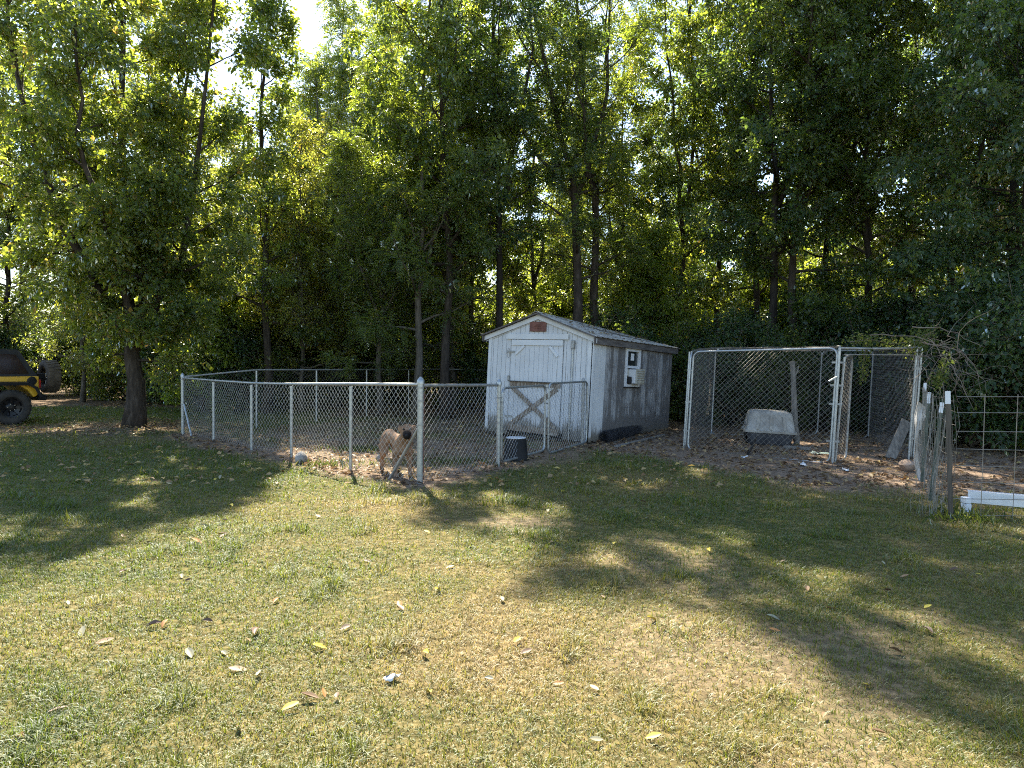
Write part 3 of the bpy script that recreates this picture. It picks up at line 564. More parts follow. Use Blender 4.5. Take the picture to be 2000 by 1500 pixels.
# roof
def sag(o):
    for v in o.data.vertices: v.co.z -= .046*max(v.co.y, 0)*max(0, 1-abs(v.co.x-W_/2)/(W_/2+.13))
    return o
sl = A_/(W_/2); OV = .13
for s in (-1, 1):
    xr, zr = W_/2, H_+A_+.035; xe = W_/2+s*(W_/2+OV); ze = zr-sl*(W_/2+OV)
    slab = MB()
    slab.prism([(xr, zr-.022), (xe, ze-.022), (xe, ze-.004), (xr, zr-.004)], -.14, D_+.10)
    rs = sag(slab.build('roof_deck', M['wood_dark'], shed))
    n = 5; L = D_+.30
    for k in range(n):
        y0 = -.16+L*k/n+.002; y1 = -.16+L*(k+1)/n-.002; m_ = MB()
        nn = 16; vs = []; fs = []
        for q in range(nn+1):
            y = y0+(y1-y0)*q/nn; hh = .012 if q % 4 == 1 else 0.
            for (x, z) in ((xr, zr), (xe+s*.03, ze-sl*.03)):
                vs.append((x, y, z+hh+.001)); vs.append((x, y, z+hh-.003))
        for q in range(nn):
            a = q*4; b = a+4
            fs += [(a, b, b+2, a+2), (a+1, a+3, b+3, b+1), (a+2, b+2, b+3, a+3), (a, a+1, b+1, b)]
        sag(m_.add(vs, fs).build('roof_panel', M['roof'], rs))
    # rake board at the front, fascia along the eave
    MB().prism([(xr, zr-.03), (xe-s*.01, ze-.03), (xe-s*.01, ze-.125), (xr, zr-.125)], -.075, -.045).build('rake_board', M['paint_trim'], shed, bevel=.003)
    MB().prism([(xr, zr-.001), (xe, ze-.001), (xe, ze-.029), (xr, zr-.029)], -.155, -.142).build('drip_edge', M['fascia'], shed)
    MB().bbox((min(xe-s*.012, xe-s*.035), -.13, ze-.14), (max(xe-s*.012, xe-s*.035), D_+.09, ze-.022)).build('fascia', M['fascia'], shed)
    MB().prism([(xr+s*.02, zr-.13), (xe-s*.05, ze-.13), (xe-s*.05, ze-.14), (xr+s*.02, zr-.14)], -.044, -.022).build('soffit', M['paint_trim'], shed)
sag(MB().prism([(W_/2-.12, H_+A_+.035-.12*sl+.016), (W_/2, H_+A_+.055), (W_/2+.12, H_+A_+.035-.12*sl+.016), (W_/2+.12, H_+A_+.030-.12*sl+.020), (W_/2, H_+A_+.062), (W_/2-.12, H_+A_+.030-.12*sl+.020)][:3]+[(W_/2, H_+A_+.066)], -.165, D_+.135).build('ridge_cap', M['roof'], shed))
# door
door = MB().bbox((.59, -.032, .10), (1.80, -.0265, 1.90)).build('door', M['gap_dark'], shed)
nd_ = 11; dw = 1.21/nd_
for i in range(nd_):
    MB().bbox((.59+i*dw+.0025, -.046-random.uniform(0, .003), .10), (.59+(i+1)*dw-.0025, -.0325, 1.895)).build('plank', M['paint'], door, bevel=.0025)
def front_board(nm, a, b, wd, y0, mt, par=None):
    return MB().bar((a[0], y0-.011, a[1]), (b[0], y0-.011, b[1]), .022, wd).build(nm, M[mt], par or shed, bevel=.003)
front_board('door_head', (.45, 1.955), (1.91, 1.965), .105, -.044, 'paint_trim')
front_board('door_jamb', (.515, .02), (.515, 1.90), .085, -.030, 'paint_trim')
front_board('door_jamb', (1.862, .02), (1.862, 1.905), .085, -.030, 'paint_trim')
front_board('top_rail', (.595, 1.835), (1.795, 1.845), .11, -.051, 'paint_trim', door)
front_board('stile', (.64, .22), (.64, 1.778), .085, -.051, 'paint_trim', door)
front_board('stile', (1.745, .22), (1.745, 1.778), .095, -.051, 'paint_trim', door)
front_board('corner_brace', (.70, 1.60), (.90, 1.772), .05, -.051, 'paint_trim', door)
front_board('corner_brace', (1.69, 1.58), (1.50, 1.772), .05, -.051, 'paint_trim', door)
front_board('mid_rail', (.60, 1.005), (1.79, 1.02), .09, -.053, 'brace', door)
MB().bar((.58, -.088, 1.058), (1.74, -.088, 1.072), .05, .018).build('drip_ledge', M['wood_dark'], door)
front_board('cross_brace', (.66, .20), (1.72, .96), .085, -.0525, 'brace', door)
front_board('cross_brace', (.66, .95), (1.72, .20), .085, -.074, 'brace', door)
front_board('bottom_rail', (.595, .135), (1.80, .115), .13, -.0535, 'brace', door)
for z in (.35, 1.65): MB().bbox((.50, -.065, z-.02), (.68, -.0575, z+.02)).build('hinge', M['galv_dull'], door)
lp = [(.525+.03*math.sin(a), -.060, 1.62+.10*math.cos(a)) for a in np.linspace(0, 6.28, 14)]
MB().tube(lp, .004, 5).build('rope_loop', M['twig'], door)
MB().bbox((.545, -.085, 1.06), (.585, -.055, 1.17)).build('latch', M['galv_dull'], door)
# gable vent
vn = MB().bbox((1.0, -.052, 2.06), (1.385, -.0265, 2.255)).build('gable_vent', M['red_vent'], shed, bevel=.004)
for k in range(3): MB().box((1.19, -.058, 2.12+k*.035), (.14, .008, .012), (.5, 0, 0)).build('louvre', M['red_vent'], vn)
MB().tube([(2.02, -.045, -.09), (2.02, -.045, 1.74)], .013, 8).build('conduit', M['galv'], shed)
MB().bbox((1.985, -.085, 1.74), (2.055, -.027, 1.90)).build('meter_box', M['galv_dull'], shed, bevel=.006)
MB().bbox((2.17, -.060, .0), (2.205, -.027, .01)).build('sill_clip', M['galv_dull'], shed)
# window in the side wall
win = MB().bbox((W_-.06, 1.385, 1.085), (W_-.032, 2.0, 1.825)).build('window', M['gap_dark'], shed)  # near-black panel, darkness of the opening put into its colour
fr = MB()
for lo, hi in (((W_-.02, 1.355, 1.06), (W_+.045, 1.425, 1.85)), ((W_-.02, 1.96, 1.06), (W_+.045, 2.03, 1.85)), ((W_-.02, 1.4255, 1.06), (W_+.045, 1.9595, 1.115)), ((W_-.02, 1.4255, 1.785), (W_+.045, 1.9595, 1.85)), ((W_-.015, 1.4255, 1.44), (W_+.038, 1.9595, 1.49))): fr.bbox(lo, hi)
fr.build('frame', M['vinyl'], win)
MB().bbox((W_-.004, 1.43, 1.492), (W_+.002, 1.955, 1.783)).build('pane', M['glass'], win)
MB().bbox((W_+.004, 1.63, 1.60), (W_+.007, 1.78, 1.745)).build('sticker', M['paper'], win)
MB().bbox((W_+.02, 1.335, 1.036), (W_+.062, 2.05, 1.058)).build('sill', M['gap_dark'], win)
ac = empty('window_air_conditioner', label='small boxy air conditioner sticking out of the shed window', cat='air conditioner'); ac.matrix_world = shed_mx @ Matrix.Translation((W_, 1.70, 1.117))
MB().bbox((-.08, -.14, .01), (.16, .24, .30)).build('case', M['vinyl'], ac, bevel=.008)
gr = MB().bbox((.162, -.13, .0), (.185, .25, .315)).build('louvre_panel', M['beige'], ac, bevel=.004)
for k in range(6): MB().box((.19, .06, .035+k*.048), (.012, .36, .026), (0, .5, 0)).build('louvre', M['beige'], gr)
MB().bbox((-.02, -.26, .0), (.10, -.145, .15)).build('motor_housing', M['black'], ac, bevel=.02)
MB().bbox((.0, -.262, .17), (.02, -.15, .30)).build('side_baffle', M['beige'], ac)
# leaves lying on the shed roof
n = 160; xr = rng.uniform(0, W_/2+.1, n); yr = rng.uniform(-.12, D_+.1, n); sg = np.where(rng.random(n) < .25, -1, 1)
pl = np.stack([W_/2+sg*xr, yr, H_+A_+.05-sl*xr-.046*np.maximum(yr, 0)*np.maximum(0, 1-xr/(W_/2+.13))+rng.uniform(0, .012, n)], 1); az = rng.uniform(0, 6.28, n)
Mx = np.array(shed_mx); pw_ = pl@Mx[:3, :3].T+Mx[:3, 3]
V, T = leaf_cloud(pw_, np.stack([np.cos(az), np.sin(az), rng.normal(0, .2, n)], 1), np.stack([rng.normal(0, .3, n), rng.normal(0, .3, n), np.ones(n)], 1), rng.uniform(.05, .10, n), rng.uniform(.025, .05, n), .3, .1)
mesh_obj('roof_leaf_litter', tri_mesh('roof_leaf_litter', V, T, M['litter'], np.repeat(rng.beta(2, 2, n), 4)), kind='stuff', label='dry leaves lying on the shed roof', cat='leaf litter')

# ------------------------------------------------------------------ chain-link fences
def chain_patch(mb, p00, p10, p01, p11, pitch=.094, r=.0021, bulge=.012, seed=0, seg=10):
    p00, p10, p01, p11 = (np.array(p, float) for p in (p00, p10, p01, p11))
    Wd = (np.linalg.norm(p10-p00)+np.linalg.norm(p11-p01))/2; Hd = (np.linalg.norm(p01-p00)+np.linalg.norm(p11-p10))/2
    nrm = np.cross(p10-p00, p01-p00); nrm /= np.linalg.norm(nrm)
    for fam in (1, -1):
        c = -Hd+pitch*.5 if fam > 0 else pitch*.5
        end = Wd if fam > 0 else Wd+Hd
        while c < end:
            # x = c + z (fam 1) ; x = c - z (fam -1)
            if fam > 0: z0 = max(0, -c); z1 = min(Hd, Wd-c)
            else: z0 = max(0, c-Wd); z1 = min(Hd, c)
            if z1-z0 > .01:
                k = max(2, int(seg*(z1-z0)/Hd)+1); z = np.linspace(z0, z1, k); x = c+fam*z; s = (x/Wd)[:, None]; t = (z/Hd)[:, None]
                P = p00*(1-s)*(1-t)+p10*s*(1-t)+p01*(1-s)*t+p11*s*t
                b = (fbm(x+seed*7, z, 1.1, 5+seed, 2)-.5)*2*bulge*np.sin(np.pi*np.clip(z/Hd, 0, 1))+fam*.0015
                P = P+nrm*b[:, None]
                # kinked weave: tiny in-plane wobble
                mb.tube(P.tolist(), r, 3, cap=False)
            c += pitch
    return mb
def round_rect(p00, p10, p01, p11, rad, n=5):
    cs = [Vector(p00), Vector(p10), Vector(p11), Vector(p01)]; out = []
    for i in range(4):
        c = cs[i]; a = (cs[i-1]-c).normalized(); b = (cs[(i+1) % 4]-c).normalized()
        for k in range(n+1):
            th = math.pi/2*k/n; out.append(c+a*rad*(1-math.sin(th))+b*rad*(1-math.cos(th)))
    return out
def zv(u, v, P): return at(u, v, P[1]).z
fence = empty('chain_link_fence', (FP[0], FP[1], 0), label='low galvanised chain-link fence round the dog pen', cat='fence'); FO = fence.location
def fpart(mb, nm, mt, par=None, **k): return mb.build(nm, M[mt], par or fence, origin=FO, **k)
def post(nm, P, top, r, dome=True, mt='galv', par=None, lean=(0, 0)):
    m_ = MB().tube([(P[0], P[1], -.15), (P[0]+lean[0], P[1]+lean[1], top)], r, 12); o = fpart(m_, nm, mt, par)
    if dome:
        m2 = MB().lathe([(r*1.18, -.03), (r*1.18, .01), (r*.95, .03), (r*.55, .05), (.006, .06)], 12, (P[0]+lean[0], P[1]+lean[1], top)); fpart(m2, 'post_cap', mt, o)
    return o
def band(P, z, r, par): fpart(MB().tube([(P[0], P[1], z-.012), (P[0], P[1], z+.012)], r, 12), 'tension_band', 'galv_dull', par)
line = [(357, 848, 738), (414, 862, 743), (482, 880, 748), (569, 893, 750), (679, 920, 750), (820, 946, 751)]
LP = [G(u, v) for u, v, _ in line]; a0, a1 = np.array(LP[0][:2]), np.array(LP[-1][:2])
pts = []
for (u, v, vt), p in zip(line, LP):       # posts pulled onto the fence line
    d = (a1-a0)/np.linalg.norm(a1-a0); q = a0+d*np.dot(np.array(p[:2])-a0, d); q = .5*q+.5*np.array(p[:2]); pts.append((q[0], q[1], at(u, vt, q[1]).z))
rail = MB().tube([(x, y, z) for x, y, z in pts], .021, 8); fpart(rail, 'top_rail', 'galv')
pl_ = post('terminal_post', pts[0], zv(357, 734, pts[0]), .032); pp = post('terminal_post', pts[-1], zv(821, 745, pts[-1]), .040)
for q in pts[1:-1]: post('line_post', q, q[2]-.03, .025, False)
for i in range(5):
    a, b = pts[i], pts[i+1]
    fpart(chain_patch(MB(), (a[0], a[1], .03), (b[0], b[1], .03), (a[0], a[1], a[2]-.01), (b[0], b[1], b[2]-.01), seed=i, bulge=.03), 'chain_link_mesh', 'wire', kind='stuff')
for z in (.12, .75, 1.05, 1.22): band(pp and pts[-1], z, .045, pp)
for z in (.15, .6, 1.1): band(pts[0], z, .037, pl_)
dl = (a0-a1)/np.linalg.norm(a0-a1); e = pts[-1]
fpart(MB().tube([(e[0]+dl[0]*.05, e[1]+dl[1]*.05, .03), (e[0]+dl[0]*.05, e[1]+dl[1]*.05, 1.2)], .006, 6), 'tension_bar', 'galv')
fpart(MB().tube([(e[0]+dl[0]*.04, e[1]+dl[1]*.04-.03, .70), (e[0]+dl[0]*.62, e[1]+dl[1]*.62-.06, .0)], .02, 8), 'brace_pole', 'galv_dull')
fpart(MB().tube([(pts[0][0]+.05, pts[0][1]-.05, .60), (pts[0][0]+.30, pts[0][1]-.28, .0)], .02, 8), 'brace_pole', 'galv')
# return from the corner post to the gate post
gp = (FG[0], FG[1]); rp = (FR[0], FR[1]); zr = zv(973, 752, gp)
zp = zv(825, 753, e)
fpart(MB().tube([(e[0], e[1], zp), (gp[0], gp[1], zr)], .021, 8), 'top_rail', 'galv_dull')
g1 = post('gate_post', gp, zv(973, 748, gp), .032); g2 = post('gate_post', rp, zv(1139, 744, rp), .030, mt='galv_dull')
fpart(chain_patch(MB(), (e[0], e[1], .03), (gp[0], gp[1], .03), (e[0], e[1], zp-.01), (gp[0], gp[1], zr-.01), seed=9, bulge=.03), 'chain_link_mesh', 'wire', kind='stuff')
for z in (.2, .65, 1.02, 1.2): band(gp, z, .037, g1)
dg = Vector((gp[0]-e[0], gp[1]-e[1], 0)).normalized()
fpart(MB().tube([(e[0]+dg.x*.07, e[1]+dg.y*.07, .05), (e[0]+dg.x*.07, e[1]+dg.y*.07, 1.15)], .006, 6), 'tension_bar', 'red_vent')
# back run of the pen, into the wood edge
back = [(pts[0][0], pts[0][1]), (-5.61, 15.58), (-4.71, 17.1), (-3.83, 18.7), (-2.95, 20.25), (-2.1, 21.7), (.2, 21.4), (2.6, 20.9)]
zb = [pts[0][2]+.02, 1.28, 1.27, 1.26, 1.25, 1.25, 1.22, 1.2]
fpart(MB().tube([(p[0], p[1], z) for p, z in zip(back, zb)], .018, 6), 'top_rail', 'galv_dull')
for i, p in enumerate(back[1:]): post('line_post', p, zb[i+1]-.02, .022, False)
for i in range(len(back)-1):
    a, b = back[i], back[i+1]
    fpart(chain_patch(MB(), (a[0], a[1], .03), (b[0], b[1], .03), (a[0], a[1], zb[i]-.02), (b[0], b[1], zb[i+1]-.02), seed=20+i, seg=4, r=.0018), 'chain_link_mesh', 'wire_dull', kind='stuff')

def gate(label, A, B, z0a, z0b, z1, hinge_at_a=True):
    root = empty('gate_leaf', (A[0], A[1], 0), label=label, cat='gate'); O = root.location
    p00, p10, p01, p11 = (A[0], A[1], z0a), (B[0], B[1], z0b), (A[0], A[1], z1), (B[0], B[1], z1)
    MB().tube(round_rect(p00, p10, p01, p11, .10), .0185, 8, closed=True).build('frame', M['galv'], root, origin=O)
    chain_patch(MB(), p00, p10, p01, p11, seed=31 if hinge_at_a else 37, bulge=.02).build('chain_link_mesh', M['wire'], root, origin=O, kind='stuff')
    for s, P in ((1, A), (-1, B)):
        d = Vector((B[0]-A[0], B[1]-A[1], 0)).normalized()*s
        for z in (.3, .62, .95): MB().tube([(P[0], P[1], z-.012), (P[0], P[1], z+.012)], .024, 8).build('tie_band', M['galv_dull'], root, origin=O)
    return root
dgt = (Vector(rp)-Vector(gp)); L_ = dgt.length; dgt.normalize(); off = Vector((dgt.y, -dgt.x))*.05
ga = Vector(gp)+dgt*.09; gm = Vector(gp)+dgt*(L_*.5-.0); gb = Vector(rp)+dgt*.07+off
o1 = gate('gate leaf of bent galvanised pipe hung on the post with the black bucket behind', ga, gm-dgt*.03, .06, .08, 1.16)
o2 = gate('gate leaf of bent galvanised pipe latched in front of the shed corner post', gm+dgt*.05+off*.6, gb, .02, .06, 1.19)
MB().tube([(gm.x-dgt.x*.05, gm.y-dgt.y*.05, .86), (gm.x+dgt.x*.07, gm.y+dgt.y*.07-.02, .86)], .012, 6).build('latch', M['galv_dull'], o1, origin=o1.location)
MB().box((gm.x-.0, gm.y-.01, 1.15), (.07, .05, .045), (0, 0, -1.0)).build('latch_collar', M['galv'], o1, origin=o1.location)

# ------------------------------------------------------------------ dog kennel of chain-link panels
K1, K2, K3 = G(1338, 877), G(1624, 904), G(1778, 898)
K1t, K2t, K3t = at(1350, 687, K1.y+.02), at(1640, 680, K2.y+.02), at(1795, 679, K3.y+.02)
K4, K5 = G(1389, 848), G(1596, 848); K6 = Vector((K3.x+1.0, K3.y+3.4, 0))
K4t, K5t, K6t = K4+Vector((.06, 0, 1.86)), K5+Vector((.06, 0, 1.86)), K6+Vector((.06, 0, 1.86))
ken = empty('dog_kennel', K1, label='tall chain-link dog kennel with open doorway and vines on its top rail', cat='kennel'); KO = ken.location
def kpart(mb, nm, mt, par=None, **k): return mb.build(nm, M[mt], par or ken, origin=KO, **k)
def panel(a, b, at_, bt, seed, mt='galv', wm='wire_dull', r=.019, rad=.12, zlift=-.015, seg=8, pitch=.098):
    up = Vector((0, 0, zlift)); a, b = Vector(a)+up, Vector(b)+up
    o = kpart(MB().tube(round_rect(a, b, at_, bt, rad), r, 8, closed=True), 'panel_frame', mt)
    kpart(chain_patch(MB(), a, b, at_, bt, seed=seed, bulge=.025, seg=seg, pitch=pitch, r=.0021), 'chain_link_mesh', wm, o, kind='stuff'); return o
d12 = (K2-K1).normalized()
f1 = panel(K1+d12*.05, K2-d12*.03, K1t+d12*.05, K2t-d12*.03, 41)
kpart(MB().tube([K1-d12*.03-Vector((0, 0, .1)), K1t-d12*.03], .02, 8), 'corner_post', 'galv')
kpart(MB().tube([K2+d12*.01-Vector((0, 0, .1)), K2t+Vector((0, 0, .01))], .024, 8), 'corner_post', 'galv')
k2b = K2+Vector((.10, .10, 0)); kpart(MB().tube([k2b-Vector((0, 0, .1)), K2t+Vector((.13, .10, -.14))], .019, 8), 'gate_upright', 'galv')
for sx in (-.035, .045): kpart(MB().tube([K3+Vector((sx, 0, -.1)), K3t+Vector((sx, 0, .02))], .021, 8), 'corner_post', 'galv')
kpart(MB().tube([K2t, K2t+(K3t-K2t)*.5-Vector((0, 0, .012)), K3t+Vector((.05, 0, 0))], .019, 8), 'top_rail', 'galv_dull')
kpart(MB().tube([K2t+Vector((.1, .05, -.1)), K3t+Vector((0, .05, -.12))], .010, 6), 'top_wire', 'galv_dull')
panel(K1, K4, K1t, K4t, 42, 'galv', seg=5); panel(K4, K5, K4t, K5t, 43, 'galv_dull', seg=5); panel(K5, K6, K5t, K6t, 44, 'galv_dull', seg=5)
panel(K3, K6, K3t, K6t, 45, 'galv_dull', seg=5)
gi = K2+Vector((.50, .58, 0)); panel(k2b, gi, K2t+Vector((.13, .10, -.14)), gi+Vector((.06, 0, 1.72)), 46, 'galv_dull')
for z, s in ((.35, 1), (.95, 1), (1.25, 1), (1.62, 1)):
    p = K2+(K2t-K2)*(z/1.85); kpart(MB().bar(p-d12*.10, p+d12*.10, .03, .03), 'clamp', 'galv_dull')
for z in (.35, .9, 1.5):
    p = K1+(K1t-K1)*(z/1.85); kpart(MB().bar(p-d12*.05, p+d12*.07, .03, .03), 'clamp', 'galv_dull')
    p = K3+(K3t-K3)*(z/1.85); kpart(MB().bar(p-Vector((.06, 0, 0)), p+Vector((.07, 0, 0)), .035, .03), 'clamp', 'galv_dull')
p = K2+(K2t-K2)*.76; kpart(MB().bar(p-Vector((.0, .02, 0)), p+Vector((-.16, -.04, -.09)), .02, .02), 'latch_arm', 'galv')
kpart(MB().tube([K1t+(K2t-K1t)*.2+Vector((0, 0, .03)), K4t+(K5t-K4t)*.2+Vector((0, 0, .03))], .017, 6), 'roof_rail', 'galv_dull')
kpart(MB().tube([K2t+Vector((0, 0, .03)), K5t+Vector((0, 0, .03))], .017, 6), 'roof_rail', 'galv_dull')
# old wire roof netting, sagging
kpart(chain_patch(MB(), K1t+Vector((0, 0, .035)), K2t+Vector((0, 0, .035)), K4t+Vector((0, 0, .03)), K5t+Vector((0, 0, .03)), seed=47, bulge=.09, pitch=.10), 'roof_netting', 'wire_dull', kind='stuff')

# dog house in the kennel: tapered tub and overhanging lid
def rr_ring(hx, hy, z, rad, n=4, c=(0, 0)):
    out = []
    for (sx, sy, a0_) in ((1, 1, 0), (-1, 1, 90), (-1, -1, 180), (1, -1, 270)):
        for k in range(n+1):
            a = math.radians(a0_+90*k/n); out.append((c[0]+sx*(hx-rad)+rad*math.cos(a), c[1]+sy*(hy-rad)+rad*math.sin(a), z))
    return out
def loft(mb, rings, cap=True):
    n = len(rings[0]); vs = [p for r in rings for p in r]; fs = []
    for i in range(len(rings)-1):
        for k in range(n): l = (k+1) % n; fs.append((i*n+k, i*n+l, (i+1)*n+l, (i+1)*n+k))
    if cap: fs += [tuple(range(n-1, -1, -1)), tuple((len(rings)-1)*n+k for k in range(n))]
    return mb.add(vs, fs, True)
dh = empty('dog_house', (4.98, 13.75, 0), (0, .03, -.22), label='grey plastic dog house with dark tub base inside the kennel', cat='dog house')
loft(MB(), [rr_ring(.36, .30, 0, .06), rr_ring(.38, .32, .02, .07), rr_ring(.43, .36, .25, .08)]).build('tub_base', M['plastic_dark'], dh)
lid = loft(MB(), [rr_ring(.475, .40, .245, .07), rr_ring(.475, .40, .285, .07), rr_ring(.445, .375, .30, .07), rr_ring(.39, .31, .58, .08), rr_ring(.37, .29, .625, .08), rr_ring(.30, .22, .655, .08)]).build('roof_lid', M['plastic_grey'], dh)
for x in (-.25, 0, .25): MB().bar((x, -.385, .31), (x*.9, -.325, .56), .05, .012, up=(0, -1, .2)).build('rib', M['plastic_grey'], lid)
loft(MB(), [rr_ring(.005, .16, .05, .004), rr_ring(.005, .16, .36, .004)]).build('doorway', M['gap_dark'], dh).location = (-.432, 0, 0)  # near-black slab on the solid tub; the opening's darkness is painted
# log pole, debris in and before the kennel
lg0 = G(1557, 868); lg1 = at(1549, 706, lg0.y)
o = empty('log_pole', lg0, label='bare grey log pole standing upright inside the kennel', cat='pole')
lp = [lg0+(lg1-lg0)*t+Vector((random.uniform(-.02, .02), 0, 0)) for t in np.linspace(-.05, 1, 8)]
MB().tube(lp, [.06, .058, .052, .056, .052, .05, .052, .05], 9).build('shaft', M['wood_grey'], o, origin=lg0)
br = lg0+(lg1-lg0)*.82
MB().tube([br, br+Vector((.06, -.02, .10)), br+Vector((.08, -.02, .2))], [.022, .018, .014], 6).build('branch_stub', M['wood_grey'], o, origin=lg0)
def board(name, label, cat, a, b, wd, th, mt, up=(0, 0, 1)):
    a, b = Vector(a), Vector(b); o = MB().bar(a, b, wd, th, up).build(name, M[mt], origin=a, bevel=.004, label=label, cat=cat); o.location = a; return o
a = G(1533, 876); b = G(1583, 880); board('plank_board', 'short grey plank lying on the dirt inside the kennel, by the log pole', 'plank', a+Vector((0, 0, .03)), b+Vector((0, 0, .03)), .14, .045, 'wood_grey')
a = G(1460, 889); b = at(1478, 852, a.y+.3); o = MB().tube([a+Vector((0, 0, .0)), a+(b-a)*.5+Vector((.02, 0, .03)), b], [.022, .02, .014], 6).build('stick', M['bark_dark'], origin=a, label='dark stick leaning on the kennel mesh near the dog house', cat='stick'); o.location = a
board('wooden_board', 'grey board leaning inside the open kennel doorway', 'board', G(1738, 897)+Vector((0, 0, .0)), at(1771, 822, G(1738, 897).y+.25), .17, .035, 'wood_grey', up=(0, -1, .3))
def crumple(name, label, cat, c, size, mt, seed, h=.02):
    r_ = np.random.default_rng(seed); n = 5; vs = []; fs = []
    for j in range(n):
        for i in range(n): vs.append(((i/(n-1)-.5)*size[0]+r_.normal(0, .06)*size[0], (j/(n-1)-.5)*size[1]+r_.normal(0, .06)*size[1], abs(r_.normal(0, h))+.012))
    for j in range(n-1):
        for i in range(n-1): k = j*n+i; fs.append((k, k+1, k+n+1, k+n))
    m_ = MB().add(vs, fs, True); o = m_.build(name, M[mt], label=label, cat=cat); o.location = (c[0], c[1], gzf(c[0], c[1])); o.rotation_euler = (0, 0, r_.uniform(0, 6))
    md = o.modifiers.new('thickness', 'SOLIDIFY'); md.thickness = .003; return o
crumple('paper_scrap', 'white paper scrap lying on the sunny lawn', 'paper', G(765, 1328), (.075, .05), 'paper', 1, .02)
crumple('plastic_scrap', 'small white scrap on the dirt before the kennel mesh, near the dark stick', 'litter', G(1455, 896), (.13, .07), 'paper', 2)
crumple('plastic_scrap', 'long white plastic scrap on the dirt before the kennel gate upright', 'litter', G(1567, 908), (.34, .09), 'paper', 3)
crumple('plastic_scrap', 'white scrap on the dirt in front of the open kennel doorway', 'litter', G(1651, 918), (.17, .08), 'paper', 4)
crumple('plastic_sheet', 'pale green plastic sheet on the ground at the foot of the kennel gate upright', 'litter', G(1605, 888), (.32, .14), 'green_plastic', 5)
def rock(name, label, c, s, mt, seed):
    bm = bmesh.new(); bmesh.ops.create_icosphere(bm, subdivisions=3, radius=1); r_ = np.random.default_rng(seed); ph = r_.uniform(0, 6, 12)
    pl = [Vector(r_.normal(0, 1, 3)).normalized() for _ in range(9)]
    for v in bm.verts:
        p = v.co.copy()
        for q in pl:
            dd = p.dot(q)-.72
            if dd > 0: p -= q*dd*.9
        p += p.normalized()*(.05*math.sin(4*p.x+ph[0])*math.sin(5*p.y+ph[1])+.02*math.sin(11*p.z+ph[2]))
        v.co = Vector((p.x*s[0], p.y*s[1], p.z*s[2]))
    me = bpy.data.meshes.new(name); bm.to_mesh(me); bm.free(); me.materials.append(M[mt]); me.polygons.foreach_set('use_smooth', [True]*len(me.polygons)); me.set_sharp_from_angle(angle=math.radians(28))
    o = mesh_obj(name, me, label=label, cat='rock'); o.location = (c[0], c[1], gzf(c[0], c[1])+s[2]*.62); o.rotation_euler = (0, .1, seed); return o
rock('rock', 'rounded tan rock at the foot of the kennel doorway posts', G(1773, 918), (.16, .14, .12), 'stone_tan', 3)
rock('rock', 'grey rock lying under the chain-link fence', G(588, 906), (.13, .10, .11), 'stone', 5)
rock('rock', 'small dark grey rock on the ground behind the dog', G(735, 905)+Vector((0, .3, 0)), (.07, .06, .06), 'stone', 8)

# tub behind the gate
bk = empty('bucket', (.07, 11.1, 0), label='upturned black bucket with a pale bottom behind the gate', cat='bucket')
MB().lathe([(.20, 0), (.205, .012), (.197, .03), (.185, .15), (.165, .34), (.16, .355)], 24).build('body', M['black'], bk)
MB().lathe([(.158, .3555), (.158, .362), (.150, .366)], 24).build('bottom_disc', M['alum'], bk)  # pale disc laid over the upturned bottom
MB().lathe([(.212, .012), (.216, .022), (.212, .032), (.2, .032), (.2, .012)], 24).build('rim', M['black'], bk)

# roll of wire netting and boards beside the shed
ra, rb = G(1180, 866)+Vector((0, 0, .12)), G(1246, 849)+Vector((0, 0, .12)); rd = (rb-ra).normalized(); ru = rd.cross(Vector((0, 0, 1))).normalized(); rv = ru.cross(rd)
wr = empty('wire_netting_roll', (ra+rb)/2-Vector((0, 0, .12)), label='dark roll of wire netting lying beside the shed wall', cat='wire roll'); Lr = (rb-ra).length
for rad in (.115, .098, .08, .06):
    m_ = MB()
    for fam in (1, -1):
        for k in range(18):
            m_.tube([ra+rd*Lr*t+(ru*math.cos(k*.349+fam*t*5)+rv*math.sin(k*.349+fam*t*5))*rad for t in np.linspace(0, 1, 18)], .0028, 3, cap=False)
    m_.build('netting_layer', M['plastic_dark'], wr, origin=wr.location, kind='stuff')
a, b = G(1203, 876), G(1296, 853); board('plank_board', 'long thin grey board on the ground beside the netting roll, nearest its dark end', 'plank', a+Vector((0, 0, .035)), b+Vector((0, 0, .035)), .07, .035, 'wood_grey')
a, b = G(1196, 868)+Vector((.05, .1, 0)), G(1275, 853)+Vector((0, .12, 0)); board('plank_board', 'grey board lying between the netting roll and the long thin board', 'plank', a+Vector((0, 0, .03)), b+Vector((0, 0, .03)), .05, .03, 'wood_dark')

# ------------------------------------------------------------------ wire fence corner on the right
PD, PT, PB, PA = G(1857, 1018), G(1817, 978), Vector((5.5, 9.45, 0)), Vector((6.1, 10.5, 0))
def tpost(label, base, top, w_=.035, tip=.14, mt='tgreen'):
    o = empty('steel_post', base, label=label, cat='post'); top = Vector(top)-Vector(base); d = top.normalized(); lo = -d*.15; e_ = top-d*tip
    side = d.cross(Vector((.5, 1, 0))).normalized(); fwd = side.cross(d)
    for nm, a_, b_, m2 in (('shaft', lo, e_, mt), ('white_tip', e_+d*.001, top, 'twhite')):
        k = 1.0 if nm == 'shaft' else 1.06
        MB().bar(a_, b_, w_*k, .006*k, up=fwd).bar(a_+fwd*(w_*.5), b_+fwd*(w_*.5), .006*k, w_*.9*k, up=fwd).build(nm, M[m2], o)
    return o
tpost('grey-green steel post with white tip at the corner of the wire panel', PD, at(1851, 764, PD.y), .045, .13, 'wood_dark')
tpost('leaning green steel post with the longest bare shaft beside the corner post', PT, at(1840, 786, PT.y), .04, .12)
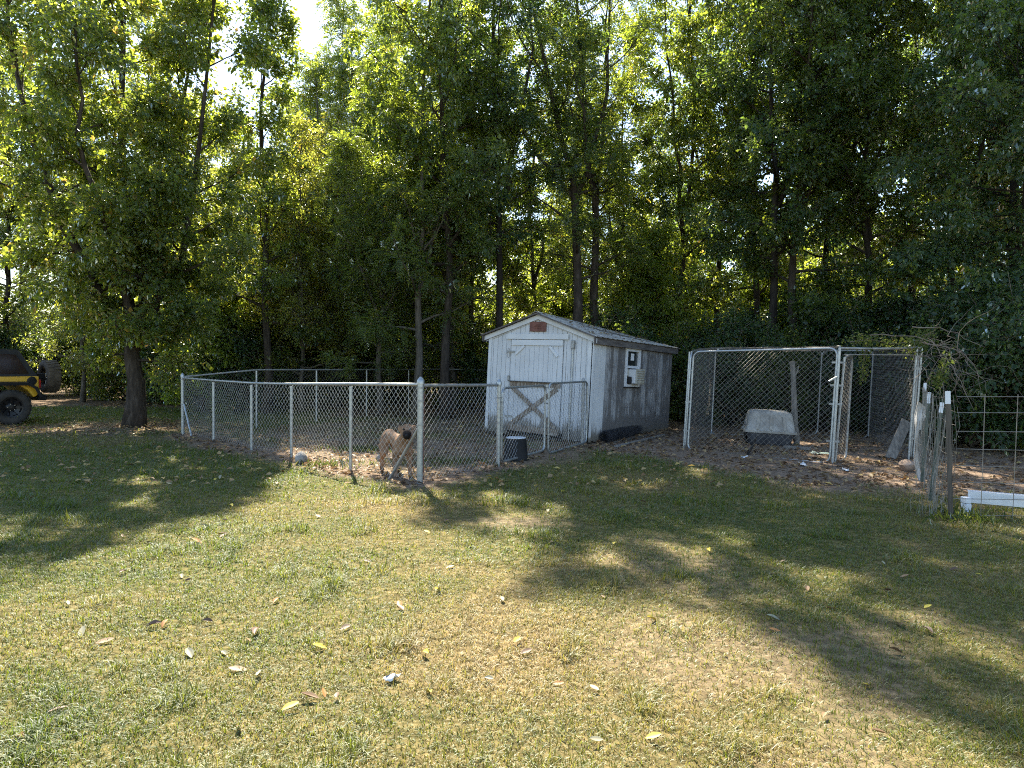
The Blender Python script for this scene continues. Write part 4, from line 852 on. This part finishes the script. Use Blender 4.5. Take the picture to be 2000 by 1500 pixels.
tpost('green steel post with white tip beside the torn sheet', PB, at(1815, 766, PB.y), .038, .15)
tpost('green steel post with white tip behind the torn sheet, closest to the kennel', PA, at(1807, 748, PA.y), .036, .12)
wf = empty('wire_fence', PD, label='welded wire fence strung along the steel posts toward the kennel', cat='fence'); lw = [PD, PT+Vector((.02, 0, 0)), PB, PA, K3+Vector((.15, -.1, 0))]
hts = [1.28, 1.22, 1.25, 1.25, 1.3]
for i in range(4):
    a, b = lw[i], lw[i+1]; m_ = MB(); L_ = (b-a).length; n = int(L_/.10); r_ = np.random.default_rng(60+i)
    bulge = lambda s, z: Vector((.03*math.sin(7*s+i+z*3), .02*math.sin(5*z), 0))
    for k in range(n+1):
        s = k/n; m_.tube([a+(b-a)*s+bulge(s, z)+Vector((0, 0, z)) for z in np.linspace(.0, hts[i]*(1-s)+hts[i+1]*s, 8)], .0022, 3, cap=False)
    for z in (.02, .12, .22, .35, .5, .66, .82, .98, 1.12, 1.22):
        m_.tube([a+(b-a)*s+bulge(s, z)+Vector((0, 0, z)) for s in np.linspace(0, 1, 9)], .0022, 3, cap=False)
    m_.build('welded_mesh', M['wire_dull'], wf, origin=wf.location, kind='stuff')
m_ = MB()                                  # loose netting bundled at the corner
for k in range(26):
    x0 = PD+Vector((random.uniform(-.20, .05), random.uniform(-.05, .35), 0)); h_ = random.uniform(.4, 1.2)
    m_.tube([x0+Vector((random.uniform(-.04, .04), random.uniform(-.04, .04), h_*t)) for t in np.linspace(0, 1, 7)], .0022, 3, cap=False)
m_.build('loose_netting', M['wire_dull'], wf, origin=wf.location, kind='stuff')
wp = empty('livestock_fence', PD, label='rusty welded wire livestock panel running from the corner post', cat='fence'); E_ = Vector((8.6, 7.0, 0)); pd_ = (E_-PD).normalized(); L_ = (E_-PD).length
for k, z in enumerate((.06, .22, .39, .57, .75, .93, 1.11, 1.29)):
    mm = MB().tube([PD+pd_*s*L_+Vector((0, .012*math.sin(3*s+k), z+.012*math.sin(4*s+k)-(.03*(1-s) if k == 7 else 0))) for s in np.linspace(0.005, 1, 8)], .0036, 5)
    mm.build('rod', M['wire_dull'], wp, origin=PD)
k = 0; s = .30
while s < L_:
    mm = MB().tube([PD+pd_*s+Vector((0, .009, .02)), PD+pd_*s+Vector((.01*math.sin(k), .009, 1.3))], .0036, 5); mm.build('rod', M['wire_dull'], wp, origin=PD); s += .315; k += 1
# white channel on its block
ca, cb = at(1890, 978, 7.45), Vector((6.5, 6.55, .20)); ca.z = .20; cd = (cb-ca).normalized(); cs = cd.cross(Vector((0, 0, 1))).normalized()
ch = empty('gutter_channel', ca-Vector((0, 0, .2)), label='white metal channel lying behind the wire panel', cat='channel')
MB().bar(ca, cb, .012, .10).build('face', M['alum'], ch, origin=ch.location)
MB().bar(ca-cs*.045+Vector((0, 0, .055)), cb-cs*.045+Vector((0, 0, .055)), .10, .010).build('top_flange', M['alum'], ch, origin=ch.location)
MB().bar(ca-cs*.03-Vector((0, 0, .055)), cb-cs*.03-Vector((0, 0, .055)), .07, .010).build('bottom_flange', M['alum'], ch, origin=ch.location)
sb = empty('block_stack', (ca.x-.035, ca.y-.03, 0), label='small stack of white blocks under the end of the white channel', cat='blocks')
for z in range(3): MB().box((random.uniform(-.004, .004), 0, .035+z*.068), (.062, .09, .062), (0, 0, random.uniform(-.1, .1))).build('block', M['twhite'], sb, bevel=.005)
MB().box((0, 0, -.06), (.06, .085, .12)).build('foot', M['stone'], sb)
# torn white sheet standing between the posts
def sheet(outline, Y, name, label, cat, mt, skew=.5):
    fr_ = [at(u, v, Y) for u, v in outline]; fr_ = [p+Vector((0, (p.x-fr_[0].x)*-skew+.05*math.sin(9*p.z), 0)) for p in fr_]; bk_ = [p+Vector((.004, .014, 0)) for p in fr_]; n = len(fr_)
    m_ = MB().add(fr_+bk_, [tuple(range(n)), tuple(range(2*n-1, n-1, -1))]+[(i, (i+1) % n, (i+1) % n+n, i+n) for i in range(n)])
    o = m_.build(name, M[mt], origin=fr_[-1], label=label, cat=cat); o.location = fr_[-1]; return o
sheet([(1792, 783), (1802, 792), (1813, 803), (1808, 812), (1803, 824), (1798, 838), (1794, 840), (1792, 858), (1794, 884), (1797, 908), (1798, 930), (1797, 947), (1793, 946), (1791, 925), (1788, 900), (1786, 880), (1787, 850), (1790, 815)], 9.75, 'torn_sheet', 'torn pale siding sheet curling beside the kennel posts', 'sheet', 'sheet')

# vines and dead brush over the kennel corner
def vine(name, label, pts_, n, spread, lmat, leaf=.07, seed=0, mt='twig'):
    r_ = np.random.default_rng(seed); P = np.array([list(p) for p in pts_]); o = empty(name, P[0], label=label, cat='vine'); O = np.array(P[0])
    MB().tube((P-O).tolist(), np.linspace(.010, .004, len(P)).tolist(), 5).build('stem', M[mt], o)
    t = r_.random(n)*(len(P)-1); i = t.astype(int); i = np.minimum(i, len(P)-2); f = (t-i)[:, None]
    b = P[i]*(1-f)+P[i+1]*f+r_.normal(0, spread, (n, 3)); ax = r_.normal(0, 1, (n, 3))+np.array([0, 0, -.5]); nr = np.array([0, -.5, .8])+r_.normal(0, .5, (n, 3))
    L = leaf*r_.uniform(.6, 1.4, n); V, T = leaf_cloud(b-O, ax, nr, L, L*.6)
    mesh_obj('foliage', tri_mesh('foliage', V, T, M[lmat], np.repeat(np.clip(r_.normal(.55, .2, n), 0, 1), 4)), o); return o
yk = (K2.y+K3.y)/2
vine('vine', 'green vine hanging down inside the kennel doorway', [at(1695, 660, yk), at(1690, 685, yk), at(1686, 715, yk), at(1684, 745, yk)], 300, .04, 'weed', .045, 1)
vine('vine', 'green vine trailing along the top rail of the kennel doorway', [at(1660, 668, yk+.1), at(1700, 663, yk+.1), at(1745, 672, yk+.1), at(1800, 664, yk+.1)], 520, .07, 'weed', .045, 2)
vine('vine', 'tangled green vine on the kennel corner posts', [at(1775, 690, K3.y), at(1790, 672, K3.y), at(1800, 655, K3.y), at(1830, 650, K3.y+.3)], 330, .09, 'weed', .05, 3)
vine('vine', 'bright yellow-green tuft of vine above the steel posts', [at(1850, 690, 9.2), at(1842, 718, 9.2), at(1832, 738, 9.2), at(1828, 750, 9.2)], 220, .04, 'weed', .045, 4)
db = empty('dead_brush', K3, label='tangle of dead brown twigs hanging beside the kennel corner', cat='brush'); r_ = np.random.default_rng(9); m_ = MB()
for k in range(60):
    p = at(r_.uniform(1795, 1885), r_.uniform(655, 745), K3.y-r_.uniform(0, 1.2)); d = Vector(r_.normal(0, 1, 3)); d.z -= .5; d.normalize(); L_ = r_.uniform(.3, 1.1); q = [p]
    for j in range(7): d = (d+Vector(r_.normal(0, .28, 3))+Vector((0, 0, -.08))).normalized(); q.append(q[-1]+d*L_/7)
    m_.tube(q, np.linspace(r_.uniform(.003, .006), .0015, 8).tolist(), 4, cap=False)
m_.build('twigs', M['twig'], db, origin=K3, kind='stuff')
for (u0, v0, u1, v1, Y) in ((1800, 670, 1905, 715, 10.8), (1840, 690, 1900, 800, 10.2), (1700, 655, 1880, 690, 11.3), (1780, 640, 1920, 680, 10.9)):
    a, b = at(u0, v0, Y), at(u1, v1, Y-.4); mm = MB().tube([a+(b-a)*t+Vector((0, 0, .10*math.sin(3.1*t)))+Vector(r_.normal(0, .012, 3)) for t in np.linspace(0, 1, 9)], np.linspace(.009, .003, 9).tolist(), 5); mm.build('branch', M['twig'], db, origin=K3)
# weeds at the corner post and along the pen fence
def weed(c, label, n=40, h=.2, spread=.12, seed=0, lm='weed'):
    r_ = np.random.default_rng(seed); o = empty('weed', (c[0], c[1], gzf(c[0], c[1])), label=label, cat='weed'); b = np.stack([r_.normal(0, spread, n), r_.normal(0, spread*.6, n), np.zeros(n)], 1)
    az = r_.uniform(0, 6.28, n); ax = np.stack([np.cos(az)*.6, np.sin(az)*.6, np.ones(n)], 1); L = h*r_.uniform(.5, 1.2, n); V, T = leaf_cloud(b, ax, r_.normal(0, 1, (n, 3)), L, L*.13, .1, .25)
    mesh_obj('foliage', tri_mesh('foliage', V, T, M[lm], np.repeat(np.clip(r_.normal(.45, .2, n), 0, 1), 4)), o); return o
weed(G(1890, 1020), 'leafy weeds growing at the stack of white blocks', 150, .13, .22, 1)
weed(G(1865, 1005), 'weeds round the foot of the corner post', 60, .13, .10, 2)
weed(G(705, 880), 'patch of green grass weeds in the pen behind the dog', 420, .10, .32, 3)
weed(G(640, 912), 'weeds growing through the fence mesh near the grey rock', 170, .11, .28, 4)
weed(G(880, 905), 'green weed patch in the pen behind the return fence', 480, .09, .42, 5)
weed(G(1000, 925), 'tuft of weeds at the foot of the gate', 90, .07, .16, 6)

# ------------------------------------------------------------------ dog
def build_dog():
    root_loc = Vector((-1.565, 9.66, 0)); head_ang = math.radians(-62)
    m_ = MB()
    def ell(c, r, rot=None):
        bm = bmesh.new(); bmesh.ops.create_icosphere(bm, subdivisions=2, radius=1); R_ = Euler(rot).to_matrix() if rot else Matrix.Identity(3)
        vs = [R_ @ Vector((v.co.x*r[0], v.co.y*r[1], v.co.z*r[2]))+Vector(c) for v in bm.verts]; fs = [tuple(v.index for v in f.verts) for f in bm.faces]; bm.free(); m_.add(vs, fs)
    def limb(pts_, rs):
        P = []; Rr = []
        for i in range(len(pts_)-1):
            for t in (0, .33, .66): P.append(Vector(pts_[i]).lerp(Vector(pts_[i+1]), t)); Rr.append(rs[i]+(rs[i+1]-rs[i])*t)
        P.append(Vector(pts_[-1])); Rr.append(rs[-1]); m_.tube(P, Rr, 10)
    ell((.24, 0, .425), (.20, .108, .15), (0, .15, 0)); ell((.05, 0, .455), (.22, .092, .108)); ell((-.15, 0, .485), (.2, .082, .085)); ell((-.30, 0, .485), (.14, .10, .11))
    ell((.34, 0, .46), (.11, .10, .13))
    limb([(.30, 0, .46), (.42, -.01, .55), (.52, -.035, .63)], [.12, .10, .085])
    ell((.545, -.045, .655), (.095, .088, .085)); ell((.595, -.065, .635), (.07, .075, .065))
    limb([(.60, -.065, .625), (.66, -.09, .605), (.705, -.107, .597)], [.062, .055, .048]); ell((.70, -.105, .597), (.035, .042, .04)); ell((.67, -.093, .572), (.05, .04, .025))
    for s in (-1, 1):
        # folded ears
        limb([(.525, -.045+s*.078, .705), (.53, -.04+s*.105, .69), (.545, -.04+s*.112, .635)], [.022, .026, .010])
        ell((.25, s*.085, .40), (.085, .05, .12)); limb([(.26, s*.095, .36), (.235, s*.10, .26), (.255, s*.10, .13), (.26, s*.10, .04)], [.058, .042, .030, .028]); ell((.285, s*.10, .026), (.052, .036, .028))
        ell((-.30, s*.075, .41), (.11, .06, .13), (0, .2, 0))
        limb([(-.29, s*.09, .38), (-.235, s*.10, .275), (-.34, s*.10, .17), (-.345, s*.10, .05)], [.085, .058, .033, .028]); ell((-.32, s*.10, .026), (.052, .036, .028))
    limb([(-.42, 0, .52), (-.50, 0, .46), (-.54, .02, .36), (-.57, .02, .28)], [.032, .026, .02, .012])
    me = bpy.data.meshes.new('dog_raw'); me.from_pydata(m_.v, [], m_.f); tmp = bpy.data.objects.new('dog_raw', me); COL.objects.link(tmp)
    r_ = tmp.modifiers.new('r', 'REMESH'); r_.mode = 'VOXEL'; r_.voxel_size = .011; sm = tmp.modifiers.new('s', 'SMOOTH'); sm.iterations = 5; sm.factor = .5
    dg = bpy.context.evaluated_depsgraph_get(); body = bpy.data.meshes.new_from_object(tmp.evaluated_get(dg)); bpy.data.objects.remove(tmp); bpy.data.meshes.remove(me)
    body.polygons.foreach_set('use_smooth', [True]*len(body.polygons))
    m2, t, o_ = new_mat('tan_fur'); b = nd(t, 'ShaderNodeBsdfPrincipled'); b.inputs['Roughness'].default_value = .85; b.inputs['Specular IOR Level'].default_value = .15
    fur = ramp(t, [(.3, (.22, .13, .078)), (.55, (.31, .195, .125)), (.75, (.40, .28, .19))], noise_fac(t, 9, 5))
    tc = nd(t, 'ShaderNodeTexCoord'); vd = nd(t, 'ShaderNodeVectorMath', operation='DISTANCE'); t.links.new(tc.outputs['Object'], vd.inputs[0]); vd.inputs[1].default_value = (.715, -.11, .588)
    fac = ramp(t, [(.085, (1,)*3), (.125, (0,)*3)], vd.outputs['Value']); mx = nd(t, 'ShaderNodeMix', data_type='RGBA'); t.links.new(fac, mx.inputs['Factor']); t.links.new(fur, mx.inputs['A']); mx.inputs['B'].default_value = (.016, .013, .012, 1)
    t.links.new(mx.outputs['Result'], b.inputs['Base Color']); bn = nd(t, 'ShaderNodeBump'); bn.inputs['Strength'].default_value = .4; bn.inputs['Distance'].default_value = .004; t.links.new(noise_fac(t, 120, 3), bn.inputs['Height']); t.links.new(bn.outputs[0], b.inputs['Normal'])
    t.links.new(b.outputs[0], o_.inputs[0]); body.materials.clear(); body.materials.append(m2); body.name = 'dog'
    o = mesh_obj('dog', body, label='short-haired tan dog with black muzzle looking out through the fence', cat='dog'); o.location = root_loc; o.rotation_euler = (0, 0, head_ang)
    ya = Vector((math.cos(-.36), math.sin(-.36), 0)); yl = Vector((-ya.y, ya.x, 0)); hc = Vector((.56, -.05, .665))
    for s in (-1, 1):
        MB().lathe([(.004, -.012), (.012, -.006), (.014, 0), (.012, .006), (.004, .012)], 10, hc+ya*.083+yl*s*.043+Vector((0, 0, .012)), axis=ya).build('eye', M['rim'], o)
    MB().lathe([(.006, -.014), (.018, -.006), (.022, 0), (.018, .008), (.006, .014)], 10, Vector((.728, -.116, .608)), axis=ya).build('nose', M['black'], o)
build_dog()

# ------------------------------------------------------------------ yellow off-road vehicle, tail towards the big tree
def build_vehicle():
    fwd = Vector((-.6157, -.788, 0)).normalized(); left = Vector((fwd.y*-1, fwd.x, 0)); left = Vector((-fwd.y, fwd.x, 0))
    tyre_pt = G(22, 829); org = tyre_pt-left*.80
    v = empty('off_road_vehicle', (org.x, org.y, 0), (0, 0, math.atan2(fwd.y, fwd.x)), label='yellow off-road vehicle with black soft top and spare wheel on its tail', cat='vehicle')
    R_ = .385
    def wheel(nm, c, axis, mt_t, with_lugs=True):
        w = empty(nm, c); w.parent = v; q = Vector((0, 0, 1)).rotation_difference(Vector(axis)); w.rotation_mode = 'QUATERNION'; w.rotation_quaternion = q
        hw = .14; ty = MB().lathe([(.225, -hw*.8), (.25, -hw), (.33, -hw*1.02), (R_-.03, -hw*.96), (R_-.008, -hw*.8), (R_-.008, hw*.8), (R_-.03, hw*.96), (.33, hw*1.02), (.25, hw), (.225, hw*.8), (.225, -hw*.8)], 32, cap=False)
        for k in range(26):
            a = 2*math.pi*k/26
            for sy in (-1, 1): ty.box((math.cos(a+sy*.06)*(R_-.006), math.sin(a+sy*.06)*(R_-.006), sy*.07), (.022, .055, .105), (0, 0, a+sy*.06))
        t_ = ty.build('tyre', mt_t, w)
        rim = MB().lathe([(.226, -.10), (.224, .11), (.20, .105), (.185, .05), (.12, .035), (.09, .07), (.05, .075)], 24).build('rim', M['rim'], w)
        for k in range(5):
            a = 2*math.pi*k/5; MB().lathe([(.012, .05), (.014, .085), (.008, .095)], 8, (math.cos(a)*.075, math.sin(a)*.075, 0)).build('wheel_nut', M['chrome'], rim)
        for k in range(8):
            a = 2*math.pi*k/8; MB().bar((math.cos(a)*.09, math.sin(a)*.09, .06), (math.cos(a)*.20, math.sin(a)*.20, .085), .05, .02).build('spoke', M['rim'], rim)
        return w
    for x in (0, 2.42):
        for s in (-1, 1): wheel('wheel', (x, s*.74, R_-.005), (0, s, 0), M['tyre'])
    sp = wheel('spare_wheel', (-.97, .18, 1.04), (1, 0, 0), M['tyre_dusty'])
    arch = lambda cx, r: [(cx+r*math.cos(a), .40+r*math.sin(a)) for a in np.linspace(math.pi, 0, 9)]
    poly = [(-.54, .62), (-.58, .70), (-.58, 1.06), (1.30, 1.06), (1.62, 1.10), (2.75, 1.02), (2.86, .96), (2.86, .60)]
    a2 = [p for p in arch(2.42, .50) if p[1] > .58]; a1 = [p for p in arch(0, .50) if p[1] > .58]
    body = MB().prism(poly+[(2.86, .58)]+a2[::-1]+[(1.9, .52), (.55, .52)]+a1[::-1]+[(-.52, .60)], -.70, .70).build('body', M['yellow'], v, bevel=.012)
    def top_piece(nm, prof, mt, par=v, grow=0.):
        vs = []
        for s in (-1, 1):
            for x, z, hw in prof: vs.append((x, s*(hw+grow), z))
        n = len(prof); m_ = MB().add(vs, [tuple(range(n)), tuple(range(2*n-1, n-1, -1))]+[(i, i+n, (i+1) % n+n, (i+1) % n) for i in range(n)]); return m_.build(nm, M[mt], par)
    tp = top_piece('soft_top', [(-.55, 1.062, .69), (-.24, 1.62, .60), (-.16, 1.665, .58), (1.15, 1.68, .58), (1.22, 1.64, .59), (1.55, 1.062, .69)], 'softtop')
    for s in (-1, 1):
        m_ = MB(); pr = [(-.38, 1.12), (-.16, 1.55), (.45, 1.58), (.45, 1.12)]; yy = lambda z: .69-(z-1.062)/(1.62-1.062)*.09
        vs = [(x, s*(yy(z)+.004), z) for x, z in pr]+[(x, s*(yy(z)+.010), z) for x, z in pr]; m_.add(vs, [(0, 1, 2, 3), (7, 6, 5, 4)]+[(i, (i+1) % 4, (i+1) % 4+4, i+4) for i in range(4)]).build('quarter_window', M['tint_glass'], tp)
        m_ = MB(); pr = [(.55, 1.12), (.55, 1.58), (1.12, 1.59), (1.38, 1.12)]; vs = [(x, s*(yy(z)+.004), z) for x, z in pr]+[(x, s*(yy(z)+.010), z) for x, z in pr]; m_.add(vs, [(0, 1, 2, 3), (7, 6, 5, 4)]+[(i, (i+1) % 4, (i+1) % 4+4, i+4) for i in range(4)]).build('door_window', M['tint_glass'], tp)
        # black flares over the wheels
        for cx in (0, 2.42):
            q = [(cx-.60, s*.78, .60), (cx-.50, s*.78, .80), (cx-.34, s*.78, .905), (cx+.34, s*.78, .915), (cx+.52, s*.78, .78), (cx+.62, s*.78, .56)]
            fl = MB()
            for i in range(5): fl.bar(q[i], q[i+1], .20, .055, up=(0, s*.15, 1))
            fl.build('wheel_flare', M['black'], v)
        MB().bbox((.60, min(s*.702, s*.712), .56), (1.52, max(s*.702, s*.712), 1.04)).build('door', M['yellow'], v, bevel=.004)
        tl = MB().bbox((-.63, s*.62-.06, .80), (-.582, s*.62+.06, .98)).build('tail_lamp', M['tail'], v, bevel=.006)
        MB().lathe([(.085, 0), (.09, .02), (.07, .03)], 16, (2.862, s*.42, .88), axis=(1, 0, 0)).build('headlight', M['chrome'], v)
        MB().bbox((.55, min(s*.62, s*.78), .42), (1.85, max(s*.62, s*.78), .50)).build('rock_rail', M['black'], v, bevel=.01)
        MB().bbox((1.50, s*.86-.05, 1.10), (1.56, s*.86+.09, 1.26)).build('mirror', M['black'], v, bevel=.01)
    MB().lathe([(.098, 0), (.098, .012), (.085, .02), (.04, .022)], 20, (-.44, .7005, .955), axis=(0, 1, 0)).build('fuel_cap', M['black'], v)
    MB().bbox((-.76, -.66, .50), (-.585, .66, .62)).build('rear_bumper', M['black'], v, bevel=.02)
    MB().bbox((2.87, -.72, .50), (3.05, .72, .64)).build('front_bumper', M['black'], v, bevel=.02)
    MB().bar((-.582, .18, 1.0), (-.86, .18, 1.04), .16, .16).build('spare_bracket', M['black'], v)
    MB().bbox((-.4, -.45, .40), (2.7, .45, .519)).build('chassis', M['black'], v)
    MB().tube([(-.0, -.7, .385), (0, .7, .385)], .05, 8).build('axle', M['black'], v); MB().tube([(2.42, -.7, .385), (2.42, .7, .385)], .05, 8).build('axle', M['black'], v)
    for k in range(7): MB().bbox((2.862, -.27+k*.09-.022, .72), (2.868, -.27+k*.09+.022, .95)).build('grille_slot', M['gap_dark'], v)
build_vehicle()

# ------------------------------------------------------------------ fallen leaves lying singly on the near lawn
def leaf_blade(seed, L, wd, curl):
    r_ = np.random.default_rng(seed); n, k = 7, 5; vs = []; fs = []
    for i in range(n):
        t = i/(n-1); w2 = wd*math.sin(math.pi*min(.98, t*.9+.06))**.8
        for j in range(k):
            s = j/(k-1)-.5; vs.append(((t-.5)*L, s*w2+.01*L*math.sin(5*t+seed), abs(s)*w2*curl+.10*L*math.sin(2.6*t+seed)*curl+r_.normal(0, .004)*L*6*.2))
    for i in range(n-1):
        for j in range(k-1): q = i*k+j; fs.append((q, q+1, q+k+1, q+k))
    me = bpy.data.meshes.new('fallen_leaf'); me.from_pydata(vs, [], fs); me.polygons.foreach_set('use_smooth', [True]*len(fs)); me.update(); return me
def leaf_single(name, c):
    m2, t, o_ = new_mat(name); d = nd(t, 'ShaderNodeBsdfPrincipled'); d.inputs['Roughness'].default_value = .6
    t.links.new(ramp(t, [(.3, tuple(x*.72 for x in c)), (.7, c)], noise_fac(t, 30, 4)), d.inputs['Base Color']); t.links.new(d.outputs[0], o_.inputs[0]); return m2
kinds = [('yellow', (.62, .50, .06), 'yellow fallen leaf lying on the lawn'), ('pale', (.36, .33, .21), 'pale dry fallen leaf lying on the lawn'), ('brown', (.15, .085, .05), 'dark brown curled fallen leaf lying on the lawn'), ('tan', (.33, .20, .10), 'tan brown fallen leaf lying on the lawn'), ('orange', (.48, .22, .06), 'orange fallen leaf lying on the lawn')]
lmesh = {}
for i, (kn, c, _) in enumerate(kinds):
    mm = leaf_single(kn+'_leaf', c)
    for q in range(2):
        me = leaf_blade(i*3+q, .115, .052, .25+.5*q); me.materials.append(mm); lmesh[kn, q] = me
known = [('yellow', 838, 1355), ('yellow', 1272, 1212), ('yellow', 567, 1385), ('yellow', 642, 1135), ('yellow', 1010, 1252), ('yellow', 625, 1270), ('yellow', 450, 990), ('pale', 355, 1128), ('pale', 290, 1062), ('pale', 402, 1030), ('pale', 160, 1238), ('pale', 370, 1280), ('brown', 115, 1390), ('brown', 240, 1122), ('brown', 405, 1218), ('brown', 300, 1225), ('brown', 500, 1240), ('tan', 205, 1258), ('tan', 485, 1255), ('tan', 465, 1312), ('tan', 605, 1365), ('orange', 40, 1450), ('orange', 385, 1058), ('orange', 540, 1175), ('pale', 1510, 1212), ('yellow', 1385, 1080), ('pale', 1165, 1450), ('yellow', 1100, 965), ('pale', 1070, 1003), ('yellow', 1200, 1065), ('pale', 430, 935), ('yellow', 420, 938), ('pale', 330, 950)]
r3 = np.random.default_rng(77)
for k in range(85):
    u, vv = r3.uniform(10, 1990), 930+540*r3.beta(1.0, 1.9); known.append((('yellow', 'pale', 'brown', 'tan', 'pale', 'orange', 'tan', 'brown')[int(r3.integers(0, 8))], u, vv))
for i, (kn, u, vv) in enumerate(known):
    p = G(u, vv)
    if dirt(np.array([p.x]), np.array([p.y]))[0] > .5 and i > 35: continue
    o = mesh_obj('fallen_leaf', lmesh[kn, int(r3.integers(0, 2))], label=[q[2] for q in kinds if q[0] == kn][0], cat='leaf', group=kn+' leaves fallen on the lawn')
    o.location = (p.x, p.y, gzf(p.x, p.y)+r3.uniform(.012, .028)); o.rotation_euler = (r3.normal(0, .25), r3.normal(0, .25), r3.uniform(0, 6.28)); s = r3.uniform(.5, .9)*(1 if i < 33 else .75); o.scale = (s, s, s)
